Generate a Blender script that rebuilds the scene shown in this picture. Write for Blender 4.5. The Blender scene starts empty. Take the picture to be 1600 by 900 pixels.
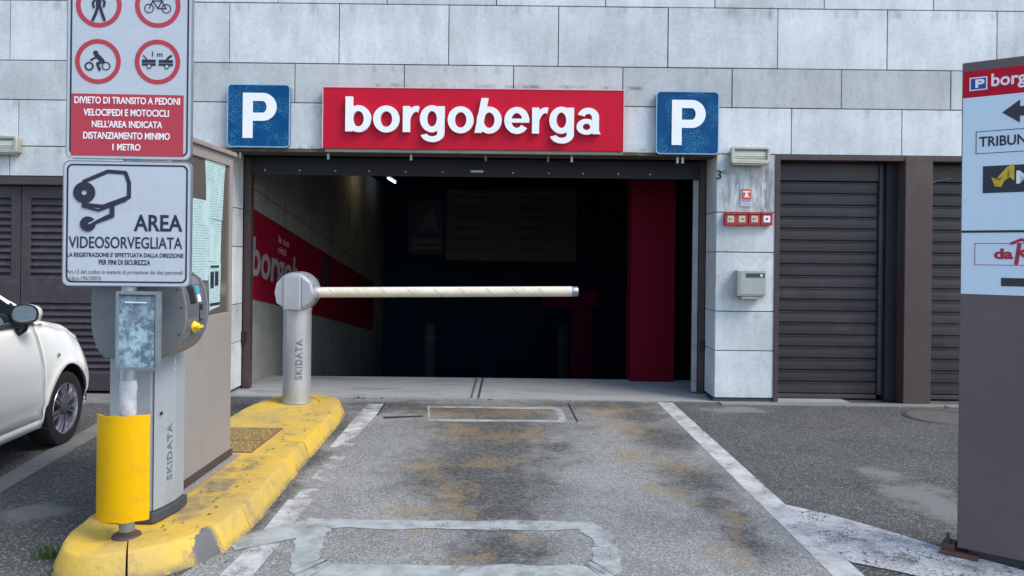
import bpy, bmesh, math, random
from mathutils import Vector, Matrix, noise as mnoise
R = math.radians
random.seed(7)
C = bpy.context.scene
col = C.collection
# ------------------------------------------------------------------ camera, sky, sun, exposure
H, F, ROLL = 1.54, 1180.0, R(0.65)          # eye height (m), focal length in px of a 1600 px wide frame
CX, CY = 800.0, 398.0
cam = bpy.data.objects.new('camera', bpy.data.cameras.new('camera')); col.objects.link(cam)
cam.location = (0, 0, H); cam.rotation_euler = (R(90), -ROLL, 0)
cam.data.sensor_width = 36; cam.data.lens = 36 * F / 1600; cam.data.shift_y = -52 / 1600
cam.data.clip_end = 2000; cam.data.clip_start = 0.05
C.camera = cam
SUN_EL, SUN_AZ = R(48), R(118)              # azimuth clockwise from +Y (the facade)
W = bpy.data.worlds.new('World'); C.world = W; W.use_nodes = True
wn = W.node_tree; wn.nodes.clear()
sky = wn.nodes.new('ShaderNodeTexSky'); sky.sky_type = 'NISHITA'; sky.sun_disc = False
sky.sun_elevation = SUN_EL; sky.sun_rotation = SUN_AZ; sky.air_density = 1.2; sky.dust_density = 1.2; sky.ozone_density = 1.6
bg = wn.nodes.new('ShaderNodeBackground'); bg.inputs['Strength'].default_value = 0.15
wo = wn.nodes.new('ShaderNodeOutputWorld')
wn.links.new(sky.outputs[0], bg.inputs[0]); wn.links.new(bg.outputs[0], wo.inputs[0])
sl = bpy.data.lights.new('sun', 'SUN'); sl.energy = 1.5; sl.angle = R(26); sl.color = (1, .95, .86)
sun = bpy.data.objects.new('sun', sl); col.objects.link(sun)
sd = Vector((math.sin(SUN_AZ) * math.cos(SUN_EL), math.cos(SUN_AZ) * math.cos(SUN_EL), math.sin(SUN_EL)))
sun.rotation_euler = sd.to_track_quat('Z', 'Y').to_euler(); sun.location = (0, -5, 20)
C.view_settings.view_transform = 'Standard'; C.view_settings.look = 'None'
C.view_settings.exposure = 0.97; C.view_settings.gamma = 1
try: C.cycles.use_denoising = True
except Exception: pass

# ------------------------------------------------------------------ measuring helpers (surveyed from the photograph once)
cr, sr = math.cos(ROLL), math.sin(ROLL)
def uv(x, y):
    u, v = x - CX, y - CY
    return u * cr + v * sr, -u * sr + v * cr
def gp(x, y, z=0.0):
    u, v = uv(x, y); D = (H - z) * F / v
    return Vector((u / F * D, D, z))
def pp(x, y, D=8.0):
    u, v = uv(x, y)
    return Vector((u * D / F, D, H - v * D / F))
def sp(x, y, X):
    u, v = uv(x, y); D = X * F / u
    return Vector((X, D, H - v * D / F))

# ------------------------------------------------------------------ materials
def nn(nt, t, **k):
    n = nt.nodes.new(t)
    for a, b in k.items(): setattr(n, a, b)
    return n
def val(nt, op, a, b=None, clamp=False):
    n = nn(nt, 'ShaderNodeMath', operation=op, use_clamp=clamp)
    for i, v in enumerate((a, b)):
        if v is None: continue
        if isinstance(v, (int, float)): n.inputs[i].default_value = v
        else: nt.links.new(v, n.inputs[i])
    return n.outputs[0]
def ramp(nt, v, lo, hi, a=0.0, b=1.0):
    n = nn(nt, 'ShaderNodeMapRange', interpolation_type='SMOOTHSTEP')
    nt.links.new(v, n.inputs[0])
    for i, x in zip((1, 2, 3, 4), (lo, hi, a, b)): n.inputs[i].default_value = x
    return n.outputs[0]
def mixc(nt, f, a, b):
    n = nn(nt, 'ShaderNodeMix', data_type='RGBA')
    for i, v in ((0, f), (6, a), (7, b)):
        if isinstance(v, (int, float)): n.inputs[i].default_value = v
        elif isinstance(v, tuple): n.inputs[i].default_value = (*v[:3], 1)
        else: nt.links.new(v, n.inputs[i])
    return n.outputs[2]
def coords(nt, kind, scale=(1, 1, 1)):
    if kind == 'world': o = nn(nt, 'ShaderNodeNewGeometry').outputs['Position']
    else: o = nn(nt, 'ShaderNodeTexCoord').outputs['Object']
    m = nn(nt, 'ShaderNodeMapping'); m.inputs['Scale'].default_value = scale
    nt.links.new(o, m.inputs[0]); return m.outputs[0]
def noi(nt, vec, scale, detail=4, rough=.55, dist=0):
    n = nn(nt, 'ShaderNodeTexNoise'); nt.links.new(vec, n.inputs['Vector'])
    n.inputs['Scale'].default_value = scale; n.inputs['Detail'].default_value = detail
    n.inputs['Roughness'].default_value = rough; n.inputs['Distortion'].default_value = dist
    return n.outputs['Fac']
def voro(nt, vec, scale, feature='F1', out='Distance'):
    n = nn(nt, 'ShaderNodeTexVoronoi', feature=feature); nt.links.new(vec, n.inputs['Vector'])
    n.inputs['Scale'].default_value = scale; return n.outputs[out]
def new_mat(name):
    m = bpy.data.materials.new(name); m.use_nodes = True; nt = m.node_tree
    b = nt.nodes['Principled BSDF']; return m, nt, b
def bump(nt, b, h, strength=.3, dist=.01):
    n = nn(nt, 'ShaderNodeBump'); n.inputs['Strength'].default_value = strength; n.inputs['Distance'].default_value = dist
    nt.links.new(h, n.inputs['Height']); nt.links.new(n.outputs[0], b.inputs['Normal'])
def mat(name, c, rough=.6, metal=0., var=.12, vs=3., fine=.06, fs=60., dirt=None, ds=4., damt=.5, stretch=(1, 1, 1),
        bmp=.1, bs=80., coat=0., space='world', rnd=0., emit=None, spec=.35, rv=.3):
    m, nt, b = new_mat(name)
    v = coords(nt, space, stretch)
    n1 = noi(nt, v, vs, 5); n2 = noi(nt, v, fs, 3)
    k = val(nt, 'ADD', val(nt, 'MULTIPLY', val(nt, 'SUBTRACT', n1, .5), var * 2.5), val(nt, 'MULTIPLY', val(nt, 'SUBTRACT', n2, .5), fine * 2.5))
    if rnd:
        oi = nn(nt, 'ShaderNodeObjectInfo').outputs['Random']
        k = val(nt, 'ADD', k, val(nt, 'MULTIPLY', val(nt, 'SUBTRACT', oi, .5), rnd * 2))
    k = val(nt, 'ADD', k, 1.0)
    mul = nn(nt, 'ShaderNodeVectorMath', operation='SCALE'); mul.inputs[0].default_value = c[:3]; nt.links.new(k, mul.inputs['Scale'])
    out = mul.outputs[0]
    if dirt:
        dn = ramp(nt, noi(nt, coords(nt, space, stretch), ds, 7, .65), .48, .72, 0, damt)
        out = mixc(nt, dn, out, dirt)
    nt.links.new(out, b.inputs['Base Color'])
    b.inputs['Metallic'].default_value = metal; b.inputs['Specular IOR Level'].default_value = spec
    rr = val(nt, 'ADD', val(nt, 'MULTIPLY', val(nt, 'SUBTRACT', n1, .5), rv), rough, True)
    nt.links.new(rr, b.inputs['Roughness'])
    if coat: b.inputs['Coat Weight'].default_value = coat; b.inputs['Coat Roughness'].default_value = .05
    if bmp: bump(nt, b, noi(nt, v, bs, 4), bmp, .01)
    if emit: b.inputs['Emission Color'].default_value = (*emit[:3], 1); b.inputs['Emission Strength'].default_value = emit[3]
    return m
def boxmask(nt, sx, sy, x0, x1, y0, y1, s):
    a = val(nt, 'MULTIPLY', ramp(nt, sx, x0 - s, x0 + s), ramp(nt, sx, x1 - s, x1 + s, 1, 0))
    b = val(nt, 'MULTIPLY', ramp(nt, sy, y0 - s, y0 + s), ramp(nt, sy, y1 - s, y1 + s, 1, 0))
    return val(nt, 'MULTIPLY', a, b)
def stone_mat(name, c, blot):
    m, nt, b = new_mat(name)
    v = coords(nt, 'world'); sx = nn(nt, 'ShaderNodeSeparateXYZ'); nt.links.new(v, sx.inputs[0])
    X, Z = sx.outputs[0], sx.outputs[2]
    st = coords(nt, 'world', (1, 1, .22))
    big = noi(nt, v, 1.6, 6, .6); streak = noi(nt, st, 7, 5, .6); fine = noi(nt, v, 22, 6, .75)
    oi = nn(nt, 'ShaderNodeObjectInfo').outputs['Random']
    k = 1.0
    for s, a in ((big, .75), (streak, .5), (fine, .55), (oi, .20)):
        k = val(nt, 'ADD', val(nt, 'MULTIPLY', val(nt, 'SUBTRACT', s, .5), a), k)
    sc = nn(nt, 'ShaderNodeVectorMath', operation='SCALE'); sc.inputs[0].default_value = c; nt.links.new(k, sc.inputs['Scale'])
    o = sc.outputs[0]
    # small dark pits and lichen specks
    sp_ = ramp(nt, noi(nt, v, 26, 8, .75), .57, .70, 0, blot)
    o = mixc(nt, val(nt, 'MULTIPLY', sp_, ramp(nt, noi(nt, v, 2.2, 3), .4, .65)), o, (.10, .105, .11))
    # weathering: run-off stains of their own shape
    def stain(x0, x1, z0, z1, s, nscale, lo, hi, amt, colr, vec=st):
        nonlocal o
        mk = val(nt, 'MULTIPLY', boxmask(nt, X, Z, x0, x1, z0, z1, s), ramp(nt, noi(nt, vec, nscale, 6, .65), lo, hi, 0, amt))
        o = mixc(nt, mk, o, colr)
    stain(-9, 12, 4.08, 4.20, .05, 6, .50, .72, .55, (.14, .14, .145))
    stain(-1.5, 1.35, 3.30, 3.335, .02, 5, .45, .62, .75, (.10, .10, .10), v)
    stain(2.62, 2.72, 1.95, 2.52, .06, 22, .40, .56, .85, (.07, .075, .08))
    stain(2.20, 2.78, 2.02, 2.5, .06, 16, .42, .60, .65, (.15, .16, .17))
    stain(2.15, 2.8, 1.05, 1.62, .1, 5, .40, .62, .28, (.30, .24, .22), v)
    stain(-3.1, 2.3, 2.62, 2.68, .03, 12, .45, .62, .5, (.12, .09, .07), v)
    for zj in (.55, .967, 1.594, 2.015, 2.632, 3.123, 3.54, 4.177, 4.667):
        stain(-12, 14, zj - .09, zj - .002, .03, 9, .50, .70, .42, (.17, .175, .18))
    stain(-12, 14, -.1, .14, .08, 9, .45, .70, .3, (.16, .16, .155), v)
    nt.links.new(o, b.inputs['Base Color']); b.inputs['Roughness'].default_value = .72
    bump(nt, b, noi(nt, v, 90, 6, .7), .25, .006)
    return m
WHITE_STONE = stone_mat('white_stone', (.535, .565, .585), .6)
GREY_STONE = stone_mat('grey_stone', (.43, .45, .46), .85)
DARK_BACK = mat('dark_backing_render', (.10, .10, .11), .9)  # dark render of the backing wall behind the open joints
BROWN = mat('brown_painted_steel', (.060, .040, .042), .45, var=.2, vs=2.5, dirt=(.10, .085, .08), damt=.35, bmp=.05)
BROWN_SLAT = mat('brown_shutter_steel', (.038, .033, .040), .42, var=.25, vs=2.2, dirt=(.09, .08, .085), ds=3, damt=.4, bmp=.06, rnd=.12)
LOUVRE = mat('brown_louvre', (.050, .040, .046), .5, var=.2, dirt=(.12, .11, .12), ds=9, damt=.4, rnd=.08)
COLUMN_BROWN = mat('brown_column_paint', (.070, .048, .046), .6, var=.15, vs=2, dirt=(.12, .10, .085), ds=2, damt=.4)
RED = mat('red_sign_face', (.50, .006, .028), .5, spec=.15, var=.07, vs=1.5, fine=.03, dirt=(.36, .015, .03), ds=2.5, damt=.3, bmp=.02)
SIGN_RED = mat('faded_red_print', (.42, .040, .065), .5, var=.08, fine=.05, bmp=0)
WHITE = mat('white_sign_letters', (.80, .81, .83), .4, var=.05, fine=.03, bmp=0)
SIGN_WHITE = mat('white_sign_face', (.45, .49, .55), .4, var=.05, vs=5, fine=.05, fs=40, dirt=(.40, .40, .43), ds=6, damt=.3, bmp=0)
INK = mat('dark_sign_ink', (.022, .024, .045), .5, var=.05, bmp=0)
GREYINK = mat('grey_print', (.14, .15, .17), .5, var=.1, bmp=0)
GALV = mat('galvanised_steel', (.30, .34, .38), .42, metal=.7, var=.25, vs=9, dirt=(.42, .45, .46), ds=7, damt=.6, bmp=.05, rnd=.05)
SILVER = mat('silver_paint', (.42, .43, .46), .36, metal=.5, var=.08, vs=5, fine=.03, dirt=(.28, .25, .25), ds=4, damt=.35, bmp=.02)
MACHINE = mat('light_grey_machine_paint', (.33, .36, .39), .42, metal=.15, var=.10, vs=3, dirt=(.22, .23, .25), ds=4, damt=.4, bmp=.03)
MHEAD = mat('dark_grey_machine_paint', (.17, .18, .20), .42, metal=.2, var=.1, vs=4, dirt=(.12, .12, .13), ds=6, damt=.3, bmp=.03)
BLACKP = mat('black_plastic', (.02, .02, .022), .45, bmp=.03)
YELLOWP = mat('yellow_plastic', (.75, .52, .02), .35, var=.05, bmp=0)
GUARD = mat('yellow_guard_paint', (.70, .38, .0), .38, spec=.2, var=.08, vs=4, fine=.05, dirt=(.40, .24, .03), ds=9, damt=.35, bmp=.04)
KIOSK = mat('taupe_cabinet_paint', (.262, .240, .228), .55, var=.12, vs=2, fine=.05, dirt=(.24, .20, .185), ds=4, damt=.65, stretch=(1, 1, .35), bmp=.05)
KTRIM = mat('beige_cabinet_trim', (.27, .23, .21), .55, var=.12, dirt=(.2, .15, .13), ds=7, damt=.4)
TOTEM = mat('brown_violet_totem_paint', (.125, .092, .092), .42, var=.06, vs=2, fine=.03, bmp=.02, dirt=(.16, .14, .14), ds=1.5, damt=.35)
RUST = mat('rusty_primer', (.22, .10, .075), .7, var=.3, vs=9)
CONC_IN = mat('garage_concrete', (.22, .22, .21), .85, var=.3, vs=1.2, fine=.12, fs=20, dirt=(.12, .12, .12), ds=2.2, damt=.6, bmp=.2, bs=30)
NAVY = mat('garage_wall_haze_blue', (.010, .028, .058), .9, spec=.0, var=.2)  # blue in the colour stands in for haze over the dark interior
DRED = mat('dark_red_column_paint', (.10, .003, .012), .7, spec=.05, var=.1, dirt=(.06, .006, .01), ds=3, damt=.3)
SLAB = mat('threshold_concrete', (.31, .315, .31), .8, var=.55, vs=1.6, fine=.15, fs=40, dirt=(.10, .10, .10), ds=1.6, damt=.8, stretch=(.5, 2, 1), bmp=.15)
APRON = mat('grey_concrete_strip', (.20, .195, .185), .85, var=.25, vs=3, fine=.2, fs=90, dirt=(.09, .09, .085), ds=3, damt=.6, bmp=.2)
LAMPB = mat('aged_cream_lamp_body', (.42, .40, .34), .35, metal=.4, var=.15, vs=20, dirt=(.2, .19, .15), ds=20, damt=.5)
DIFF = mat('lamp_diffuser', (.55, .58, .52), .25, var=.1, vs=30)
BOXRED = mat('red_call_point_plastic', (.38, .035, .04), .5, var=.15, vs=20)
CREAM = mat('yellowed_label', (.55, .47, .36), .5, var=.1, vs=30)
BOXGREY = mat('greenish_grey_box_paint', (.33, .36, .33), .5, var=.12, vs=14, dirt=(.45, .47, .44), ds=18, damt=.4)
ARM = mat('cream_barrier_arm_paint', (.68, .62, .50), .4, var=.12, vs=6, stretch=(1, 1, 1), dirt=(.45, .38, .28), ds=8, damt=.4, bmp=.02)
TYRE = mat('tyre_rubber', (.018, .018, .020), .75, var=.2, vs=20, bmp=.2)
CHROME = mat('alloy_wheel_silver', (.45, .44, .50), .28, metal=.9, var=.15, vs=12, space='object', bmp=0)
CARP = mat('cream_white_car_paint', (.90, .90, .87), .22, rv=0., var=.0, vs=2, fine=.0, coat=.8, bmp=0, space='object')
PLINTH = mat('dark_plinth', (.05, .055, .065), .6, var=.2)
CHALK = mat('teal_label', (.05, .35, .42), .4, bmp=0)
PINK = mat('faded_sticker_red', (.55, .08, .06), .5, var=.1, vs=40, bmp=0)
TEALP = mat('teal_sticker', (.04, .30, .30), .5, bmp=0)
NAVYP = mat('blue_print', (.03, .06, .28), .4, bmp=0)
GOLD = mat('gold_emblem', (.55, .38, .03), .35, metal=.2, var=.3, vs=30, bmp=.1)
LITLAMP = mat('lit_tube', (.9, .8, .5), .4, emit=(1, .82, .45, 4))
LITLAMP2 = mat('lit_cool_tube', (.9, .9, .9), .4, emit=(.8, .9, 1, 1.5))
BOARD = mat('dim_information_board', (.10, .115, .105), .6, var=.2, vs=4)
LEAFB = mat('brown_dead_leaf', (.09, .045, .02), .8, var=.3, vs=60)
WEED = mat('weed_green', (.05, .085, .025), .8, var=.3, vs=30)
DOORLINE = mat('shut_gap_black', (.01, .01, .01), .8, bmp=0)

def glass_mat(name, c, rough=.05):
    m, nt, b = new_mat(name); b.inputs['Base Color'].default_value = (*c, 1); b.inputs['Roughness'].default_value = rough
    b.inputs['Specular IOR Level'].default_value = .6
    n = noi(nt, coords(nt, 'world'), 3, 3); bump(nt, b, n, .03, .02); return m
GLASS = glass_mat('dark_cabinet_glass', (.11, .095, .09), .15)
CARGLASS = glass_mat('dark_car_glass', (.015, .02, .024), .04)
MIRROR = mat('mirror_glass', (.85, .93, .92), .04, metal=1., var=.1, vs=30, bmp=0)

def blue_crackle():
    m, nt, b = new_mat('crazed_blue_sign_face')
    v = coords(nt, 'world'); wv = nn(nt, 'ShaderNodeVectorMath', operation='ADD')
    d = nn(nt, 'ShaderNodeTexNoise'); d.inputs['Scale'].default_value = 18; nt.links.new(v, d.inputs['Vector'])
    s = nn(nt, 'ShaderNodeVectorMath', operation='SCALE'); s.inputs['Scale'].default_value = .03; nt.links.new(d.outputs['Color'], s.inputs[0])
    nt.links.new(v, wv.inputs[0]); nt.links.new(s.outputs[0], wv.inputs[1])
    e = voro(nt, wv.outputs[0], 34, 'DISTANCE_TO_EDGE')
    line = ramp(nt, e, .02, .09, 1, 0)
    msk = ramp(nt, noi(nt, v, 4.5, 4), .42, .58)
    f = val(nt, 'MULTIPLY', val(nt, 'MULTIPLY', line, msk), .75)
    o = mixc(nt, f, mixc(nt, noi(nt, v, 5, 4), (.001, .050, .150), (.002, .068, .20)), (.06, .24, .42))
    nt.links.new(o, b.inputs['Base Color']); b.inputs['Roughness'].default_value = .5; b.inputs['Specular IOR Level'].default_value = .12
    return m
BLUE = blue_crackle()

def plate_mat():
    m, nt, b = new_mat('oxidised_zinc_plate')
    v = coords(nt, 'world'); f = ramp(nt, noi(nt, v, 20, 9, .8), .42, .58)
    big = ramp(nt, noi(nt, v, 4, 2), .35, .6)
    o = mixc(nt, val(nt, 'MULTIPLY', f, big), (.13, .18, .22), (.45, .60, .68))
    nt.links.new(o, b.inputs['Base Color']); b.inputs['Roughness'].default_value = .5; b.inputs['Metallic'].default_value = .25
    bump(nt, b, noi(nt, v, 60, 5), .15, .005); return m
ZINC = plate_mat()

def yellow_kerb(name, dirtamt):
    m, nt, b = new_mat(name)
    v = coords(nt, 'world'); sx = nn(nt, 'ShaderNodeSeparateXYZ'); nt.links.new(v, sx.inputs[0])
    base = mixc(nt, ramp(nt, noi(nt, v, 2.2, 6, .6), .35, .65), (.50, .34, .085), (.64, .41, .045))
    o = mixc(nt, ramp(nt, noi(nt, v, 30, 6, .7), .5, .75, 0, .5), base, (.33, .25, .11))
    o = mixc(nt, ramp(nt, noi(nt, v, 5, 8, .7), .52, .70, 0, dirtamt), o, (.17, .15, .12))
    # the bare patch where the yellow has flaked off the near kerb
    mk = boxmask(nt, sx.outputs[0], sx.outputs[1], -1.60, -1.35, 3.70, 3.86, .03)
    wear = val(nt, 'MULTIPLY', mk, ramp(nt, noi(nt, v, 6, 9, .7), .44, .47))
    o = mixc(nt, wear, o, (.11, .11, .115))
    mk2 = boxmask(nt, sx.outputs[0], sx.outputs[1], -1.86, -1.66, 3.95, 5.2, .06)
    o = mixc(nt, val(nt, 'MULTIPLY', mk2, ramp(nt, noi(nt, v, 6, 7, .7), .38, .60, 0, .75)), o, (.16, .14, .11))
    # grime line where road dirt reaches the foot of the kerb
    o = mixc(nt, val(nt, 'MULTIPLY', ramp(nt, sx.outputs[2], .0, .05, 1, 0), ramp(nt, noi(nt, v, 12, 5, .7), .35, .6, .15, .8)), o, (.12, .11, .10))
    nt.links.new(o, b.inputs['Base Color']); b.inputs['Roughness'].default_value = .7
    bump(nt, b, noi(nt, v, 22, 8, .7), .5, .012); return m
YK = yellow_kerb('worn_yellow_kerb_paint', .55); YT = yellow_kerb('worn_yellow_island_top', .75)
def tread_mat():
    m, nt, b = new_mat('yellow_tread_plate'); v = coords(nt, 'world', (1, 1, 1))
    e = voro(nt, v, 55, 'F1')
    o = mixc(nt, ramp(nt, e, .25, .5), (.60, .40, .06), (.16, .11, .05)); nt.links.new(o, b.inputs['Base Color'])
    b.inputs['Roughness'].default_value = .6; bump(nt, b, e, -.6, .01); return m
TREAD = tread_mat()

def ell_field(nt, v, ells):
    cur = None
    wn_ = nn(nt, 'ShaderNodeTexNoise'); wn_.inputs['Scale'].default_value = 2.2; wn_.inputs['Detail'].default_value = 6; wn_.inputs['Roughness'].default_value = .7; nt.links.new(v, wn_.inputs['Vector'])
    ws_ = nn(nt, 'ShaderNodeVectorMath', operation='MULTIPLY_ADD'); nt.links.new(wn_.outputs['Color'], ws_.inputs[0]); ws_.inputs[1].default_value = (.35, .45, 0); ws_.inputs[2].default_value = (-.175, -.225, 0)
    wa_ = nn(nt, 'ShaderNodeVectorMath', operation='ADD'); nt.links.new(v, wa_.inputs[0]); nt.links.new(ws_.outputs[0], wa_.inputs[1]); v = wa_.outputs[0]
    for (x, y, rx, ry) in ells:
        p = gp(x, y); a = (gp(x + rx, y) - gp(x - rx, y)).length / 2; c_ = abs(gp(x, y + ry).y - gp(x, y - ry).y) / 2
        n = nn(nt, 'ShaderNodeVectorMath', operation='MULTIPLY_ADD'); nt.links.new(v, n.inputs[0])
        n.inputs[1].default_value = (1 / a, 1 / c_, 0); n.inputs[2].default_value = (-p.x / a, -p.y / c_, 0)
        l = nn(nt, 'ShaderNodeVectorMath', operation='LENGTH'); nt.links.new(n.outputs[0], l.inputs[0])
        cur = l.outputs['Value'] if cur is None else val(nt, 'MINIMUM', cur, l.outputs['Value'])
    return cur
ORANGE = [(800, 642, 60, 9), (700, 645, 50, 9), (712, 672, 34, 10), (825, 678, 30, 9), (775, 684, 60, 7), (668, 727, 26, 11), (765, 722, 40, 10), (700, 765, 30, 16),
          (650, 800, 28, 14), (705, 795, 40, 12), (640, 830, 20, 7), (722, 872, 35, 10), (816, 842, 18, 8), (465, 868, 14, 14),
          (955, 640, 40, 7), (945, 660, 22, 7), (985, 712, 22, 9), (990, 672, 28, 12), (1058, 728, 22, 13), (1035, 765, 28, 9), (1082, 788, 18, 6), (1137, 805, 14, 14),
          (1152, 830, 9, 16), (1130, 862, 22, 9), (1158, 885, 16, 10)]
OIL_GRIME_SHADE = [(775, 665, 70, 16), (760, 715, 70, 16), (755, 755, 75, 18), (770, 800, 60, 18), (530, 668, 12, 16), (482, 722, 14, 18), (432, 778, 14, 18), (388, 822, 16, 12), (620, 633, 60, 4), (950, 633, 90, 4), (770, 690, 60, 30), (745, 735, 65, 22), (770, 775, 60, 25), (775, 860, 45, 30), (790, 651, 60, 8), (775, 702, 50, 12), (725, 735, 60, 11), (677, 752, 34, 9), (764, 775, 40, 14), (790, 801, 30, 10), (782, 850, 34, 22), (822, 868, 30, 14),
       (998, 648, 26, 8), (1040, 685, 30, 14), (1091, 752, 34, 18), (1172, 846, 20, 18), (1120, 790, 20, 14), (720, 640, 120, 5), (870, 700, 20, 6)]  # kerb-foot ellipses paint grime and contact shadow; the rest are oil and dirt
def asphalt(name, dark, light, speck, stains=False, patch=None):
    m, nt, b = new_mat(name)
    v = coords(nt, 'world')
    g = noi(nt, v, 85, 4, .85); cell = voro(nt, v, 115, 'F1', 'Color')
    sep = nn(nt, 'ShaderNodeSeparateColor'); nt.links.new(cell, sep.inputs[0])
    o = mixc(nt, ramp(nt, noi(nt, v, 1.1, 9, .75), .38, .62), dark, light)
    o = mixc(nt, ramp(nt, g, .38, .60, .8, 0), o, tuple(c * .32 for c in dark))
    o = mixc(nt, ramp(nt, sep.outputs[0], .72, .98, 0, speck), o, (.42, .42, .42))
    o = mixc(nt, ramp(nt, noi(nt, v, 6, 8, .7), .52, .75, 0, .45), o, tuple(c * .5 for c in dark))
    if patch:
        d = val(nt, 'ADD', ell_field(nt, v, patch), val(nt, 'MULTIPLY', val(nt, 'SUBTRACT', noi(nt, v, 4, 7, .7), .5), 2.2))
        o = mixc(nt, ramp(nt, d, .35, 1.1, .75, 0), o, (.20, .20, .195))
    if stains:
        nz = noi(nt, v, 7, 8, .72); nz2 = noi(nt, v, 60, 4, .8)
        d = val(nt, 'ADD', ell_field(nt, v, ORANGE), val(nt, 'MULTIPLY', val(nt, 'SUBTRACT', nz, .5), 8.0))
        d = val(nt, 'ADD', d, val(nt, 'MULTIPLY', val(nt, 'SUBTRACT', nz2, .5), 5.0))
        od = val(nt, 'ADD', ell_field(nt, v, OIL_GRIME_SHADE), val(nt, 'MULTIPLY', val(nt, 'SUBTRACT', noi(nt, v, 6, 9, .75), .5), 5.0))
        o = mixc(nt, val(nt, 'MULTIPLY', ramp(nt, od, .3, 2.6, .95, 0), ramp(nt, noi(nt, v, 30, 6, .8), .36, .6, .5, 1)), o, (.034, .033, .034))
        o = mixc(nt, val(nt, 'MULTIPLY', ramp(nt, d, .0, 1.6, .75, 0), ramp(nt, noi(nt, v, 48, 5, .8), .38, .60, .2, 1)), o, (.28, .19, .075))
    nt.links.new(o, b.inputs['Base Color']); b.inputs['Roughness'].default_value = .85
    h = val(nt, 'ADD', g, val(nt, 'MULTIPLY', sep.outputs[0], .5)); bump(nt, b, h, .7, .006)
    return m
ASPH = asphalt('dark_asphalt', (.060, .060, .057), (.10, .098, .092), .45, patch=[(1435, 775, 70, 30), (1490, 800, 60, 30), (1380, 740, 40, 12), (60, 800, 60, 20), (1150, 640, 60, 6)])
LANE = asphalt('worn_lane_asphalt', (.235, .232, .217), (.34, .336, .315), .75, stains=True)
def paint(name, c, thresh, soft, crack=0.):
    m, nt, b = new_mat(name); v = coords(nt, 'world')
    o = mixc(nt, ramp(nt, noi(nt, v, 6, 6, .7), .35, .7), c, tuple(x * .55 for x in c)); 
    w = ramp(nt, val(nt, 'ADD', val(nt, 'MULTIPLY', noi(nt, v, 5, 7, .65), .62), val(nt, 'MULTIPLY', noi(nt, v, 110, 3, .7), .38)), thresh - soft, thresh + soft)
    if crack:
        dd = nn(nt, 'ShaderNodeTexNoise'); dd.inputs['Scale'].default_value = 9; nt.links.new(v, dd.inputs['Vector'])
        s = nn(nt, 'ShaderNodeVectorMath', operation='SCALE'); s.inputs['Scale'].default_value = .06; nt.links.new(dd.outputs['Color'], s.inputs[0])
        a = nn(nt, 'ShaderNodeVectorMath', operation='ADD'); nt.links.new(v, a.inputs[0]); nt.links.new(s.outputs[0], a.inputs[1])
        e = voro(nt, a.outputs[0], 27, 'DISTANCE_TO_EDGE')
        w = val(nt, 'MAXIMUM', w, val(nt, 'MULTIPLY', ramp(nt, e, .01, .07, crack, 0), ramp(nt, noi(nt, v, 3.5, 5), .42, .58, .25, 1)), True)
    nt.links.new(o, b.inputs['Base Color']); b.inputs['Roughness'].default_value = .7
    t = nn(nt, 'ShaderNodeBsdfTransparent'); mx = nn(nt, 'ShaderNodeMixShader'); out = nt.nodes['Material Output']
    nt.links.new(w, mx.inputs[0]); nt.links.new(b.outputs[0], mx.inputs[1]); nt.links.new(t.outputs[0], mx.inputs[2]); nt.links.new(mx.outputs[0], out.inputs[0])
    return m
LINE = paint('white_line_paint', (.50, .50, .49), .585, .05)
LINEW = paint('worn_white_line_paint', (.52, .52, .51), .555, .05)
LINEF = paint('almost_gone_line_paint', (.46, .46, .46), .50, .05)
HATCH = paint('crazed_white_paint', (.52, .52, .52), .57, .08, .85)
SEAL = paint('grey_loop_sealant', (.38, .40, .39), .605, .07)
SEALD = mat('dark_cut', (.03, .03, .03), .9)
def banner_dim(): return mat('dim_banner_red', (.20, .006, .020), .6, spec=.1, var=.1, vs=1.5, bmp=0)
BANNER = banner_dim(); DIMWHITE = mat('dim_banner_white', (.25, .25, .26), .6, bmp=0)  # red and white darkened to stand in for the weak garage light
def print_mat(name, paper, ink, freq):
    m, nt, b = new_mat(name); v = coords(nt, 'world'); s = nn(nt, 'ShaderNodeSeparateXYZ'); nt.links.new(v, s.inputs[0])
    z = val(nt, 'FRACT', val(nt, 'MULTIPLY', s.outputs[2], freq))
    ln = val(nt, 'MULTIPLY', ramp(nt, z, .25, .35), ramp(nt, z, .62, .72, 1, 0))
    br = ramp(nt, noi(nt, coords(nt, 'world', (1, 1, .35)), 9, 3), .44, .5); wd = ramp(nt, noi(nt, coords(nt, 'world', (1, 1, .3)), 160, 2), .42, .52)
    o = mixc(nt, val(nt, 'MULTIPLY', val(nt, 'MULTIPLY', ln, val(nt, 'MULTIPLY', br, wd)), .7), paper, ink)
    nt.links.new(o, b.inputs['Base Color']); b.inputs['Roughness'].default_value = .5; return m
PAPER = print_mat('printed_notice_paper', (.42, .58, .58), (.07, .10, .12), 62)

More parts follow.
